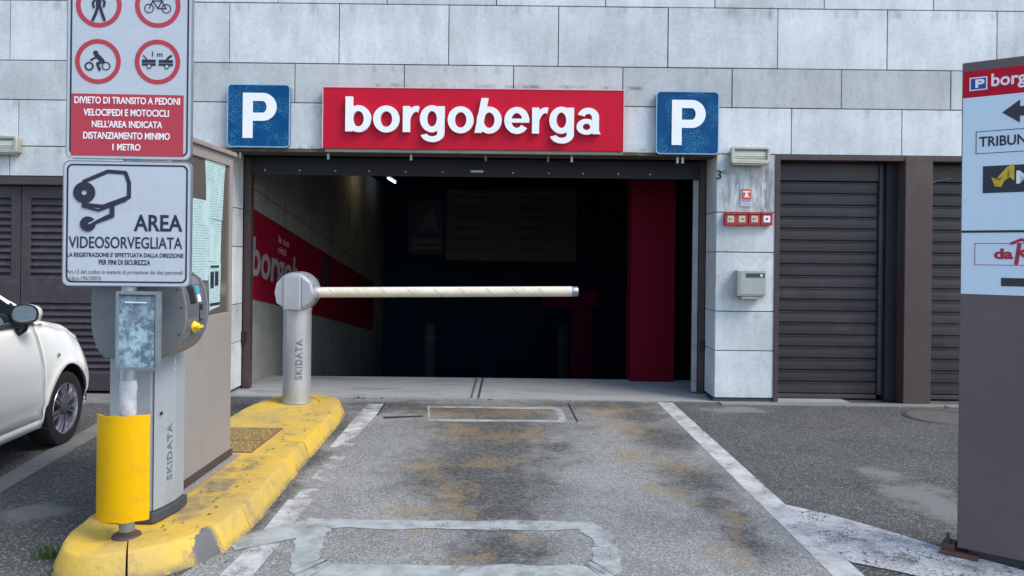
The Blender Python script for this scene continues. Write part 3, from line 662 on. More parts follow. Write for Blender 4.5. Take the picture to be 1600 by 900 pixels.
# ------------------------------------------------------------------ things on the facade
def banner_letters():
    ax = pp(508, 140).x; bx = pp(973, 140).x
    zc_ = pp(740, 188.5).z; h = .637
    t = thing('red_name_board', 'long red board with raised white letters above the garage entrance', 'sign', ((ax + bx) / 2, YF - .005, zc_))
    w2 = (bx - ax) / 2
    MB().box(-w2, w2, -.07, 0, -h / 2, h / 2).build('board', RED, t, .003)
    f = MB(); f.box(-w2 - .008, w2 + .008, -.075, -.062, h / 2, h / 2 + .008); f.box(-w2 - .008, -w2, -.075, -.062, -h / 2, h / 2)
    f.box(w2, w2 + .008, -.075, -.062, -h / 2, h / 2); f.build('edge_trim', mat('pinkish_trim', (.65, .45, .48), .5), t)
    MB().box(-w2 + .02, w2, -.05, -.002, -h / 2 - .035, -h / 2 - .001).build('mounting_rail', mat('dull_rail', (.25, .25, .22), .7, var=.3, vs=8), t)
    # letter skeletons on a unit x-height, stroke weight .24
    k = .00678   # metres per photo px here
    base = -21.8 * k; xh = 39.5 * k
    y0, y1 = -.115, -.075
    sw = 10.9 * k
    def bowl(b, cx, rw=.52, cz=.5):
        n = 36; ro, ri = [], []
        for i in range(n):
            a = 2 * math.pi * i / n
            ro.append((cx + rw * xh * math.cos(a), base + xh * (cz + .525 * math.sin(a))))
            ri.append((cx + (rw * xh - sw * 1.02) * math.cos(a), base + xh * cz + (.525 * xh - sw * .80) * math.sin(a)))
        frame_ring(b, ro, ri, y0, y1)
    e_ = [0]
    def stem(b, x, z0, z1, sh=0.):
        e_[0] += 1; q = .0003 * (e_[0] % 3 + 1)
        b.prism([(x, z0), (x + sw, z0), (x + sw + sh * (z1 - z0), z1), (x + sh * (z1 - z0), z1)], y0 - q, y1)
    def arc(b, cx, cz, rxo, rzo, a0, a1, n=18, w0=None, w1=None):
        e_[0] += 1; q = .0003 * (e_[0] % 3 + 1); vs = []; fs = []
        w0 = w0 or sw; w1 = w1 or sw
        for i in range(n + 1):
            t_ = i / n; a = R(a0 + (a1 - a0) * t_); ww = w0 + (w1 - w0) * t_
            c_, s_ = math.cos(a), math.sin(a)
            p, r = (cx + rxo * c_, cz + rzo * s_), (cx + (rxo - ww) * c_, cz + (rzo - ww * .85) * s_)
            vs += [(p[0], y0 - q, p[1]), (r[0], y0 - q, r[1]), (r[0], y1, r[1]), (p[0], y1, p[1])]
        for i in range(n):
            a_, b_ = 4 * i, 4 * i + 4
            fs += [(a_, a_ + 1, b_ + 1, b_), (a_ + 1, a_ + 2, b_ + 2, b_ + 1), (a_ + 2, a_ + 3, b_ + 3, b_ + 2), (a_ + 3, a_, b_, b_ + 3)]
        fs += [(0, 3, 2, 1), (4 * n, 4 * n + 1, 4 * n + 2, 4 * n + 3)]
        b.add(vs, fs)
    def L(px): return (px - 740.5) * k
    def put(b): b.build('letter', WHITE, t, smooth=False)
    up = base + xh * 1.36
    zb = base
    # b o r g o b e r g a : left edges / widths measured on the photograph
    px = k / xh                                   # one photo px in x-heights
    b = MB(); stem(b, L(544), zb, up); bowl(b, L(564), 19.5 * px); put(b)
    b = MB(); bowl(b, L(607), 20.3 * px); put(b)
    b = MB(); stem(b, L(632.5), zb, base + xh * 1.01); arc(b, L(654), base + .42 * xh, 18 * k, .60 * xh, 170, 78, w0=sw * .7, w1=sw); put(b)
    for gx in (658.7, 858):
        b = MB(); bowl(b, L(gx) + 18.6 * k, 18.6 * px, .53); stem(b, L(gx) + 38 * k - sw, base - .02 * xh, base + 1.02 * xh)
        arc(b, L(gx) + 19.5 * k, base - .02 * xh, 18.5 * k, .36 * xh, 0, -165, w1=sw * .9); put(b)
    b = MB(); bowl(b, L(721.5), 20 * px); put(b)
    b = MB(); stem(b, L(743), zb, up, .19); bowl(b, L(765.5), 19.3 * px); put(b)
    b = MB(); cx = L(808)
    arc(b, cx, base + .5 * xh, 19.3 * k, .525 * xh, 0, 325, n=30); b.prism([(cx - 16 * k, base + .42 * xh), (cx + 19.2 * k, base + .42 * xh), (cx + 19.2 * k, base + .57 * xh), (cx - 16 * k, base + .57 * xh)], y0 - .0015, y1); put(b)
    b = MB(); stem(b, L(831.5), zb, base + xh * 1.01); arc(b, L(853), base + .42 * xh, 18 * k, .60 * xh, 170, 78, w0=sw * .7, w1=sw); put(b)
    b = MB(); ax_ = L(900)
    arc(b, ax_ + 18 * k, base + .66 * xh, 16.5 * k, .365 * xh, 165, 0, n=18)
    b.prism([(ax_ + 34.5 * k - sw, base + .66 * xh), (ax_ + 34.5 * k, base + .66 * xh), (ax_ + 34.5 * k, base + .14 * xh), (ax_ + 37 * k, base), (ax_ + 35.5 * k - sw, base)], y0 - .0009, y1)
    n = 24; cz_ = base + .285 * xh; cxx = ax_ + 15.5 * k
    ro = [(cxx + 15.5 * k * math.cos(2 * math.pi * i / n), cz_ + .31 * xh * math.sin(2 * math.pi * i / n)) for i in range(n)]
    ri = [(cxx + (15.5 * k - sw * .9) * math.cos(2 * math.pi * i / n), cz_ + (.31 * xh - sw * .66) * math.sin(2 * math.pi * i / n)) for i in range(n)]
    frame_ring(b, ro, ri, y0, y1); put(b)
    return t
banner_letters()
def P_glyph(b, x0, z0, w, h, s, y0, y1):
    b.box(x0, x0 + s, y0, y1, z0, z0 + h)
    r = (h * .62) / 2; cz = z0 + h - r; cx = x0 + w - r
    b.box(x0 + s * .98, cx, y0 - .0003, y1, z0 + h - s * .82, z0 + h - .0002); b.box(x0 + s * .98, cx, y0 - .0003, y1, cz - r, cz - r + s * .82)
    n = 20; vs = []; fs = []
    for i in range(n + 1):
        a = R(-90 + 180 * i / n); c_, q = math.cos(a), math.sin(a)
        vs += [(cx + r * c_, y0, cz + r * q), (cx + (r - s) * c_, y0, cz + (r - s * .82) * q), (cx + (r - s) * c_, y1, cz + (r - s * .82) * q), (cx + r * c_, y1, cz + r * q)]
    for i in range(n):
        a_, b_ = 4 * i, 4 * i + 4
        fs += [(a_, a_ + 1, b_ + 1, b_), (a_ + 1, a_ + 2, b_ + 2, b_ + 1), (a_ + 2, a_ + 3, b_ + 3, b_ + 2), (a_ + 3, a_, b_, b_ + 3)]
    fs += [(0, 3, 2, 1), (4 * n, 4 * n + 1, 4 * n + 2, 4 * n + 3)]
    b.add(vs, fs)
def p_sign(cx, cy, gx, label):
    c = pp(cx, cy, YF)
    t = thing('parking_sign', label, 'sign', (c.x, YF - .005, c.z), group='blue parking signs')
    s = .325
    MB().prism(rrect(-s, s, -s, s, .04), -.055, 0).build('panel', BLUE, t, .003)
    b = MB(); frame_ring(b, rrect(-s - .006, s + .006, -s - .006, s + .006, .045), rrect(-s + .004, s - .004, -s + .004, s - .004, .038), -.060, -.052); b.build('rim', mat('pale_blue_rim', (.25, .4, .55), .5), t)
    b = MB(); P_glyph(b, gx, -.235, .355, .475, .105, -.062, -.056); b.build('letter_p', WHITE, t)
    return t
p_sign(407, 182.5, -.165, 'blue parking sign with white P at the left of the red board')
p_sign(1072, 193.5, -.165, 'blue parking sign with white P at the right of the red board')
# wall lamps
def wall_lamp(cx, cy, w, label):
    c = pp(cx, cy, YF); t = thing('wall_lamp', label, 'lamp', (c.x, YF - .004, c.z), group='bulkhead lamps on the facade')
    h = .18
    b = MB(); b.prism(rrect(-w / 2 + .02, w / 2 - .02, -h / 2 + .01, h / 2 - .01, .02), -.07, 0); b.build('body', LAMPB, t, .008, smooth=True)
    b = MB(); frame_ring(b, rrect(-w / 2, w / 2, -h / 2, h / 2, .025), rrect(-w / 2 + .035, w / 2 - .035, -h / 2 + .045, h / 2 - .03, .01), -.125, -.065); b.build('bezel', LAMPB, t, .007, smooth=True)
    b = MB(); n = 10; a, q = -w / 2 + .033, w / 2 - .033; vs = []; hh0, hh1 = -h / 2 + .043, h / 2 - .028
    for i in range(n + 1):
        z = hh0 + (hh1 - hh0) * i / n; y = -.085 - .025 * math.sin(math.pi * i / n) + .004 * (i % 2); vs += [(a, y, z), (q, y, z)]
    b.add(vs, [(2 * i, 2 * i + 1, 2 * i + 3, 2 * i + 2) for i in range(n)]); b.build('diffuser', DIFF, t, fix=False)
    b = MB(); b.box(-w / 2 + .02, w / 2 - .02, -.115, -.06, -h / 2 - .012, -h / 2 - .001); b.build('drip_edge', LAMPB, t, .003)
    return t
wall_lamp(1167.5, 245, .41, 'cream bulkhead lamp at the top of the stone pier, right of the entrance')
wall_lamp(8, 228, .41, 'cream bulkhead lamp above the louvred doors on the left')
# house number
c = pp(1119, 272)
t = text('house_number', '3', 0, -.055, .055, .095, BLACKP, depth=.004, bold=.01, loc=(c.x, YF - .006, c.z)); tag(t, 'small black house number 3 on the stone pier', 'number')
text('superscript', 'c', .062, .005, .04, .035, BLACKP, t, depth=.004)
# hydrant sticker
c = pp(1166, 307.5)
t = thing('hydrant_sticker', 'small red and white valve sticker between the lamp and the red call points', 'sticker', (c.x, YF - .004, c.z))
MB().box(-.062, .062, -.003, 0, -.10, .09).build('backing', SIGN_WHITE, t)
MB().box(-.052, .052, -.005, -.0031, -.03, .08).build('red_square', PINK, t)
b = MB(); b.box(-.038, .038, -.007, -.0052, .045, .060); b.box(-.008, .008, -.0071, -.0052, .0, .046); b.box(-.03, .03, -.0073, -.0052, -.006, .004); b.disc(0, .02, .017, -.0069, -.0052, 14); b.build('valve_symbol', WHITE, t)
text('caption', 'IDRANTE', -.045, -.055, .09, .018, NAVYP, t, .001, y=-.0031); text('caption', 'N. 2 ', -.03, -.085, .06, .018, NAVYP, t, .001, y=-.0031)
# red call points
for i, (px_, lab) in enumerate(((1139, 'red call point, leftmost of the row of four on the pier'), (1156.5, 'red call point, second from the left in the row of four'), (1176, 'red call point, third from the left in the row of four'),
                               (1195, 'red call point with white label, rightmost of the row of four'))):
    c = pp(px_, 342.5)
    t = thing('call_point', lab, 'alarm button', (c.x, YF - .004, c.z), group='red call points on the stone pier')
    s = .0615
    MB().prism(rrect(-s, s, -s - .006, s + .006, .01), -.06, 0).build('housing', BOXRED, t, .006)
    b = MB(); b.box(-.034, .034, -.064, -.0602, -.036, .034); b.build('label_plate', WHITE if i == 3 else CREAM, t)
    b = MB(); a = -1 if i != 1 else 1
    b.prism([(.018 * a, .008), (.018 * a, -.008), (-.018 * a, 0)], -.067, -.0642) if i in (1, 2, 0) else b.disc(0, 0, .012, -.067, -.0642, 12); b.build('arrow', BLACKP, t)
    MB().box(-s + .004, s - .004, -.072, -.0605, s - .012, s + .002).build('hood', BOXRED, t, .003)
# grey intercom box
c = pp(1168, 442)
t = thing('control_box', 'greenish grey metal box with dark slot mounted low on the stone pier', 'box', (c.x, YF - .004, c.z))
MB().prism([(-.145, -.135), (.145, -.135), (.15, .135), (-.145, .135)], -.13, 0).build('housing', BOXGREY, t, .008)
MB().box(-.12, .148, -.135, -.1305, -.115, .13).build('front_cover', BOXGREY, t, .002)
MB().box(-.06, .135, -.138, -.1352, .062, .105).build('slot', mat('dark_green_slot', (.05, .07, .07), .4), t)
MB().disc(.10, .083, .013, -.141, -.1381, 14).build('lock', WHITE, t)
MB().box(-.10, .13, -.12, -.01, -.165, -.136).build('bottom_tray', BOXGREY, t, .004)
# door sticker on louvre behind the sign
c = pp(97, 384, 7.95)
t = thing('door_notice', 'small white red and teal notice on the louvred door, beside the camera sign', 'notice', (c.x + .05, 8.09, c.z))
MB().box(-.09, .10, -.006, 0, -.105, .105).build('plate', SIGN_WHITE, t)
MB().disc(-.04, .04, .03, -.008, -.0061).build('red_mark', PINK, t); MB().box(-.085, .095, -.008, -.0061, -.10, -.02).build('teal_field', TEALP, t)

# ------------------------------------------------------------------ inside the garage
def wallpt(x, y): q = sp(x, y, x0i + .004); return q
wx = x0i + .006
q0, q1, q2, q3 = sp(389, 322, wx), sp(389, 471, wx), sp(545, 512, wx), sp(545, 418, wx)
yA, yB = yi + .02, 16.2
sl_t = (q3.z - q0.z) / (q3.y - q0.y); sl_b = (q2.z - q1.z) / (q2.y - q1.y)
zt = lambda y: q0.z + sl_t * (y - q0.y); zb = lambda y: zt(y) - 1.03
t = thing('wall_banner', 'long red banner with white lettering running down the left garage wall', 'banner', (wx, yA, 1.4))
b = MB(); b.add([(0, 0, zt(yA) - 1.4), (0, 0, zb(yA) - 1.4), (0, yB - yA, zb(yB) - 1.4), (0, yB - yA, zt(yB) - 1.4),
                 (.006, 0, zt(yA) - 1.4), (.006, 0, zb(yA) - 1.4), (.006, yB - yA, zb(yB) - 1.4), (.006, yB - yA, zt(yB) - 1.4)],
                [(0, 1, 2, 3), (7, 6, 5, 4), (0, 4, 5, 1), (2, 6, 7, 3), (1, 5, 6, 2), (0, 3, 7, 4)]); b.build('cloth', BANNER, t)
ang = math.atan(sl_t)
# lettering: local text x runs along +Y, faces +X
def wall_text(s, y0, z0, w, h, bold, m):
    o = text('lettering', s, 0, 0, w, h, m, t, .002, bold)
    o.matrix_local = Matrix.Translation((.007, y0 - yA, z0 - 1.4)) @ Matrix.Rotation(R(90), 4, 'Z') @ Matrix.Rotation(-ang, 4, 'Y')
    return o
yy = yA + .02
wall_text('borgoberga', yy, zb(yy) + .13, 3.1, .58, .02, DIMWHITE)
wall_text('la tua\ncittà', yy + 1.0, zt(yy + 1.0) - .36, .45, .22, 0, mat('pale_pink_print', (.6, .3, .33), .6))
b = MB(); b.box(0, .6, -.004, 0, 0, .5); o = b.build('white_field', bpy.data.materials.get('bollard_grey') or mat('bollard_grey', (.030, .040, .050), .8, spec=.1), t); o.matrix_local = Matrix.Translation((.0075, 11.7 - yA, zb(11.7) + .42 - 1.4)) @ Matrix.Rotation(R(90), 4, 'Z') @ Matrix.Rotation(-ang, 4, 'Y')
b = MB(); b.stroke([(.12, .1), (.3, .4), (.48, .1)], .07, -.006, -.0045); o2 = b.build('mark', BANNER, o)
# lamps
for i, (X, Y, m, lab) in enumerate(((-2.55, 14.2, LITLAMP, 'warm lit tube lamp under the garage ceiling, nearer of two'), (-2.55, 15.9, LITLAMP2, 'cool lit tube lamp under the garage ceiling, farther of two'))):
    t = thing('ceiling_lamp', lab, 'lamp', (X, Y, 3.15), group='tube lamps under the garage ceiling')
    MB().box(-.07, .07, -.5, .5, -.05, -.001).build('housing', GALV, t, .005)
    MB().tube([(0, -.45, -.075), (0, .45, -.075)], .022, 8).build('tube', m, t)
# information board and poster on the back wall
a, b2 = pp(698, 297, 17.4), pp(900, 408, 17.4)
t = thing('information_board', 'large dim framed information board on the dark back wall of the garage', 'board', ((a.x + b2.x) / 2, 17.49, (a.z + b2.z) / 2))
w2, h2 = (b2.x - a.x) / 2, (a.z - b2.z) / 2
MB().box(-w2, w2, -.03, 0, -h2, h2).build('panel', BOARD, t, .003)
fb = MB(); frame_ring(fb, [(-w2 - .03, -h2 - .03), (w2 + .03, -h2 - .03), (w2 + .03, h2 + .03), (-w2 - .03, h2 + .03)], [(-w2, -h2), (w2, -h2), (w2, h2), (-w2, h2)], -.05, 0); fb.build('frame', mat('dim_frame', (.06, .07, .065), .8, spec=0.), t)
for i in range(6):
    z = h2 - .18 - i * .24
    MB().box(-w2 + .15, -w2 + .15 + random.uniform(.6, 1.1), -.034, -.0305, z, z + .06).build('text_line', PLINTH, t); MB().box(.15, .15 + random.uniform(.6, 1.1), -.034, -.0305, z, z + .06).build('text_line', PLINTH, t)
c = pp(665, 355, 17.4)
t = thing('wall_poster', 'dim poster with an orange and white sail shaped emblem on the garage back wall', 'poster', (c.x, 17.49, c.z))
MB().box(-.4, .4, -.01, 0, -.62, .62).build('sheet', mat('dark_poster', (.05, .06, .12), .6), t)
MB().prism([(-.32, .55), (.16, .52), (.05, .25), (-.20, .40)], -.013, -.0105).build('emblem', mat('poster_orange', (.10, .05, .03), .6), t)
MB().prism([(-.02, .3), (.18, .48), (.30, -.12), (.12, -.02), (-.18, -.1)], -.0145, -.0105).build('emblem', mat('poster_grey', (.14, .14, .16), .6), t)
MB().box(-.3, .3, -.013, -.0105, -.38, -.26).build('text_line', bpy.data.materials['poster_grey'], t); MB().box(-.33, .33, -.013, -.0105, -.5, -.44).build('text_line', bpy.data.materials['poster_grey'], t)
# red inner barrier post at the foot of the ramp
Yp = 12.2; zp = zr(Yp)
X = pp(908, 500, Yp).x
t = thing('inner_barrier_post', 'dark red barrier post with T shaped head deep inside the garage', 'barrier post', (X, Yp, zp))
zt_ = pp(908, 452, Yp).z - zp
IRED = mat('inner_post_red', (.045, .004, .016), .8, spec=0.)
MB().box(-.17, .17, -.12, .12, 0, zt_ - .3).build('post', IRED, t, .02); MB().box(-.66, .28, -.14, .14, zt_ - .3, zt_).build('head', IRED, t, .03)
for px_, lab in ((672, 'pale concrete bollard deep inside the garage, left of two'), (880, 'pale concrete bollard deep inside the garage, beside the red post')):
    Yb = 14.; xb = pp(px_, 520, Yb).x; t = thing('bollard', lab, 'bollard', (xb, Yb, zr(Yb)), group='bollards inside the garage')
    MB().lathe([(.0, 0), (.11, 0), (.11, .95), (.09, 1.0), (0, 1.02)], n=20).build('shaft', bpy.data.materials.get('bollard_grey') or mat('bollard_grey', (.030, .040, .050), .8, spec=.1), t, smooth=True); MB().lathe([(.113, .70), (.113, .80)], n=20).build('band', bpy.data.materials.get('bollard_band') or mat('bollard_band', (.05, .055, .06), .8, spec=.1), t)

# ------------------------------------------------------------------ traffic island
ctrl = [(-1.60, 6.6), (-1.56, 5.6), (-1.52, 4.7), (-1.50, 4.2), (-1.54, 3.86), (-1.68, 3.64), (-1.87, 3.53), (-2.04, 3.55), (-2.15, 3.70), (-2.19, 3.95), (-2.23, 4.8), (-2.31, 5.8), (-2.37, 6.7), (-2.30, 7.32), (-2.08, 7.50), (-1.84, 7.46), (-1.68, 7.26), (-1.62, 6.95)]
def catmull(P, per=8):
    out = []; n = len(P)
    for i in range(n):
        p0, p1, p2, p3 = (Vector(P[(i + k - 1) % n]) for k in range(4))
        for j in range(per):
            t_ = j / per
            out.append(.5 * ((2 * p1) + (-p0 + p2) * t_ + (2 * p0 - 5 * p1 + 4 * p2 - p3) * t_ ** 2 + (-p0 + 3 * p1 - 3 * p2 + p3) * t_ ** 3))
    return out
per = catmull(ctrl)
# arclength resample
Ls = [0]; n = len(per)
for i in range(n): Ls.append(Ls[-1] + (per[(i + 1) % n] - per[i]).length)
tot = Ls[-1]
def at_s(s):
    s %= tot
    for i in range(len(per)):
        if Ls[i + 1] >= s:
            f = (s - Ls[i]) / (Ls[i + 1] - Ls[i]); return per[i].lerp(per[(i + 1) % len(per)], f)
    return per[0]
def frame_at(s):
    p = at_s(s); q = at_s(s + .01); d = (q - p).normalized()
    return p, Vector((-d.y, d.x))        # path runs clockwise seen from above -> left normal points outwards? fixed below
cen = Vector((-1.88, 5.4))
island = None
ZI = .13
nst = int(tot / .72); st_len = tot / nst
for k in range(nst):
    s0 = k * st_len + .25 + random.uniform(-.06, .06) * 0; g_ = .004; steps = 12
    prof = [(.082, -.03), (.075, .01), (.032, ZI - .016), (.024, ZI - .005), (.010, ZI), (-.05, ZI + .002), (-.16, ZI + .001), (-.17, -.03)]
    vs = []; fs = []; m_ = len(prof); jz = random.uniform(-.003, .003); jo = random.uniform(-.006, .006)
    for i in range(steps + 1):
        s = s0 + g_ + (st_len - 2 * g_) * i / steps; p, nv = frame_at(s)
        if nv.dot(p - Vector((cen.x, min(max(p.y, 4.3), 6.7)))) < 0: nv = -nv
        for o_, z in prof:
            wz = mnoise.noise(Vector((p.x * 7 + o_ * 20, p.y * 7, z * 9))) * .010
            q = p + nv * (o_ + jo + (wz if z > 0 else 0)); vs.append((q.x, q.y, z + (jz + wz * .6 if z > 0 else 0)))
    for i in range(steps):
        for j in range(m_): fs.append((i * m_ + j, i * m_ + (j + 1) % m_, (i + 1) * m_ + (j + 1) % m_, (i + 1) * m_ + j))
    fs += [tuple(range(m_)), tuple(range((steps + 1) * m_ - 1, steps * m_ - 1, -1))]
    mb = MB().add(vs, fs)
    if island is None:
        # inner paving of the island
        ip = MB(); inner = []
        for i in range(80):
            p, nv = frame_at(tot * i / 80)
            if nv.dot(p - Vector((cen.x, min(max(p.y, 4.3), 6.7)))) < 0: nv = -nv
            q = p - nv * .158; inner.append((q.x, q.y))
        ip.vprism(inner, -.02, ZI - .004); island = kind(ip.build('traffic_island', YT))
    mb.build('kerb_stone', YK, island, smooth=True)
# drain / cable covers
for (ya, yb, lab) in ((5.32, 5.62, 'near'), (5.65, 6.02, 'far')):
    t = thing('cable_cover', 'yellow tread plate cable cover on the island, %s of the pair beside the cabinet' % lab, 'cover', (-2.02, (ya + yb) / 2, ZI))
    tag(t, t['label'], 'cover', 'cable covers on the island')
    h = (yb - ya) / 2; MB().box(-.19, .19, -h, h, -.003, .005).build('plate', TREAD, t, .002)
    b = MB(); frame_ring(b, [(-.205, -h - .014), (.205, -h - .014), (.205, h + .014), (-.205, h + .014)], [(-.192, -h - .002), (.192, -h - .002), (.192, h + .002), (-.192, h + .002)], -.004, .006)
    b.v = [(x, z, -y + .001) for x, y, z in b.v]; b.build('rim', RUST, t)
# ------------------------------------------------------------------ signs on pole
YS = 3.68; k = YS / F
pb = gp(198, 838, ZI)
t = thing('sign_pole', 'galvanised sign pole standing on the near end of the yellow island', 'pole', (pb.x, pb.y, ZI))
MB().lathe([(.0, 0), (.036, 0), (.036, 2.75), (.03, 2.77), (0, 2.77)], n=24).build('pole', GALV, t, smooth=True)
MB().lathe([(.07, 0), (.065, .012), (.045, .018), (.037, .03)], n=16).build('base_collar', mat('rusty_collar', (.10, .06, .05), .8, var=.3, vs=20), t)
MB().lathe([(.0375, .60), (.039, .61), (.0385, .70), (.041, .73), (.0385, .76), (.0375, .77)], n=24).build('tape_wrap', mat('old_white_tape', (.5, .5, .52), .4, var=.3, vs=30), t, smooth=True)
for z in (1.0, 1.45, 1.9, 2.4): MB().lathe([(.0365, z), (.042, z + .002), (.042, z + .028), (.0365, z + .03)], n=24).build('clamp', GALV, t)
xp = pb.x
def plate(label, cxp, cyp, wpx, hpx):
    c = pp(cxp, cyp, YS); w2, h2 = wpx * k / 2, hpx * k / 2
    t = thing('road_sign', label, 'sign', (c.x, YS, c.z), R(2), 'signs on the pole')
    MB().prism(rrect(-w2, w2, -h2, h2, .03), 0, .012).build('plate', SIGN_WHITE, t, .002)
    b = MB(); frame_ring(b, rrect(-w2 + .014, w2 - .014, -h2 + .014, h2 - .014, .028), rrect(-w2 + .022, w2 - .022, -h2 + .022, h2 - .022, .022), -.0012, -.0001); b.build('border_line', INK, t)
    b = MB(); frame_ring(b, rrect(-w2 - .003, w2 + .003, -h2 - .003, h2 + .003, .032), rrect(-w2, w2, -h2, h2, .030), -.002, .02); b.build('edge_rim', GALV, t)
    return t, c, (lambda x: (x - cxp) * k), (lambda y: -(y - cyp) * k)
t1, c1, LX, LZ = plate('tall white sign with four red prohibition circles and a red text panel', 202.5, 103, 191, 290)
# crash-bent black hooks
ccs = [(154.5, 9), (245, 7.5), (154, 97), (245.5, 96)]
rr = 35 * k
for i, (x, y) in enumerate(ccs):
    b = MB().ring(LX(x), LZ(y), rr, rr * .80, -.0016, -.0001, 48); b.build('red_ring', SIGN_RED, t1)
def pc(i): return LX(ccs[i][0]), LZ(ccs[i][1])
# walking person
x, z = pc(0); b = MB(); u = rr
b.disc(x + .02 * u, z + .62 * u, .11 * u, -.002, -.0001, 16)
b.stroke([(x, z + .42 * u), (x - .02 * u, z + .0 * u)], .22 * u, -.0021, -.0001, True)
b.stroke([(x - .02 * u, z + .02 * u), (x - .12 * u, z - .35 * u), (x - .26 * u, z - .68 * u)], .12 * u, -.0024, -.0001)
b.stroke([(x + .02 * u, z + .02 * u), (x + .12 * u, z - .30 * u), (x + .25 * u, z - .66 * u)], .12 * u, -.0027, -.0001)
b.stroke([(x - .06 * u, z + .42 * u), (x - .26 * u, z + .10 * u), (x - .22 * u, z - .10 * u)], .09 * u, -.003, -.0001)
b.stroke([(x + .06 * u, z + .42 * u), (x + .26 * u, z + .14 * u), (x + .22 * u, z - .06 * u)], .09 * u, -.0033, -.0001); b.build('walker_pictogram', INK, t1)
# bicycle
x, z = pc(1); b = MB()
for s in (-1, 1): b.ring(x + s * .38 * u, z - .14 * u, .21 * u, .175 * u, -.002, -.0001, 28)
b.stroke([(x - .38 * u, z - .14 * u), (x - .22 * u, z + .2 * u), (x + .18 * u, z + .2 * u), (x + .38 * u, z - .14 * u), (x + .02 * u, z - .14 * u), (x + .18 * u, z + .2 * u)], .04 * u, -.0022, -.0001)
b.stroke([(x - .22 * u, z + .2 * u), (x + .02 * u, z - .14 * u)], .04 * u, -.0026, -.0001); b.stroke([(x - .32 * u, z + .32 * u), (x - .2 * u, z + .3 * u), (x - .22 * u, z + .2 * u)], .04 * u, -.0028, -.0001); b.stroke([(x + .12 * u, z + .28 * u), (x + .28 * u, z + .28 * u)], .06 * u, -.003, -.0001)
b.build('bicycle_pictogram', INK, t1)
# motorcyclist
x, z = pc(2); b = MB()
b.ring(x - .38 * u, z - .22 * u, .20 * u, .13 * u, -.002, -.0001, 24); b.ring(x + .36 * u, z - .20 * u, .19 * u, .145 * u, -.002, -.0001, 24)
b.disc(x - .1 * u, z + .38 * u, .11 * u, -.0021, -.0001, 14)
b.stroke([(x - .05 * u, z + .28 * u), (x + .2 * u, z + .02 * u)], .2 * u, -.0022, -.0001); b.stroke([(x - .02 * u, z + .22 * u), (x - .3 * u, z + .06 * u)], .08 * u, -.0025, -.0001)
b.stroke([(x + .2 * u, z + .0 * u), (x - .02 * u, z - .1 * u), (x + .08 * u, z - .36 * u)], .11 * u, -.0028, -.0001); b.build('motorcyclist_pictogram', INK, t1)
# two vehicles and 1 m
x, z = pc(3); b = MB()
for s, (a, q) in ((-1, (-.68, -.08)), (1, (.06, .68))):
    b.box(x + a * u, x + q * u, -.002, -.0001, z - .04 * u, z + .10 * u); b.box(x + a * u, x + q * u, -.0021, -.0001, z - .17 * u, z - .07 * u)
b.stroke([(x - .62 * u, z + .28 * u), (x - .48 * u, z + .12 * u)], .045 * u, -.0024, -.0001); b.stroke([(x + .42 * u, z + .12 * u), (x + .5 * u, z + .22 * u), (x + .6 * u, z + .28 * u)], .09 * u, -.0024, -.0001)
b.build('vehicle_pictogram', INK, t1)
for xq in (-.36, .42): MB().disc(x + xq * u, z - .2 * u, .1 * u, -.0027, -.0022, 16).build('vehicle_wheel', SIGN_WHITE, t1)
for xq in (-.36, .42): MB().ring(x + xq * u, z - .2 * u, .11 * u, .07 * u, -.0032, -.0028, 16).build('wheel_ring', INK, t1)
text('distance_text', '1 m', x - .24 * u, z + .24 * u, .46 * u, .22 * u, INK, t1, .002, .005)
MB().box(LX(114), LX(286.5), -.0016, -.0001, LZ(244), LZ(147.5)).build('red_panel', SIGN_RED, t1)
for s, xa, xb, ya, yb in (('DIVIETO DI TRANSITO A PEDONI', 119, 281, 152, 163), ('VELOCIPEDI E MOTOCICLI', 133, 264, 171, 182), ("NELL'AREA INDICATA", 146, 254, 189, 200), ('DISTANZIAMENTO MINIMO', 133, 266, 207, 218), ('1 METRO', 178, 221, 225, 235.5)):
    text('lettering', s, LX(xa), LZ(yb), LX(xb) - LX(xa), LZ(ya) - LZ(yb), WHITE, t1, .0015, .018, y=-.0017)
t2, c2, LX, LZ = plate('square white video surveillance sign with a black camera symbol', 198.5, 349.5, 195, 194)
b = MB(); q = lambda *pts: [(LX(80 + a / 3.6), LZ(240 + c / 3.6)) for a, c in pts]
sw = 22 / 3.6 * k
b.stroke(q((188, 160), (318, 102), (415, 108), (436, 165), (436, 245), (292, 300), (188, 290)), sw, -.002, -.0001)
b.stroke(q((188, 160), (188, 200)), sw, -.0036, -.0001)
cx_, cz_ = q((190, 222))[0]; b.ring(cx_, cz_, 60 / 3.6 * k, 15 / 3.6 * k, -.0042, -.0001, 32)
b.stroke(q((182, 300), (270, 322), (420, 262)), 13 / 3.6 * k, -.0046, -.0001)
b.stroke(q((345, 300), (345, 350), (215, 400)), 24 / 3.6 * k, -.0052, -.0001)
cx_, cz_ = q((212, 398))[0]; b.disc(cx_, cz_, 42 / 3.6 * k, -.0058, -.0001); b.build('camera_symbol', INK, t2)
b = MB(); b.stroke(q((322, 318), (322, 340), (220, 396)), 6 / 3.6 * k, -.0066, -.0059); b.build('highlight_line', SIGN_WHITE, t2)
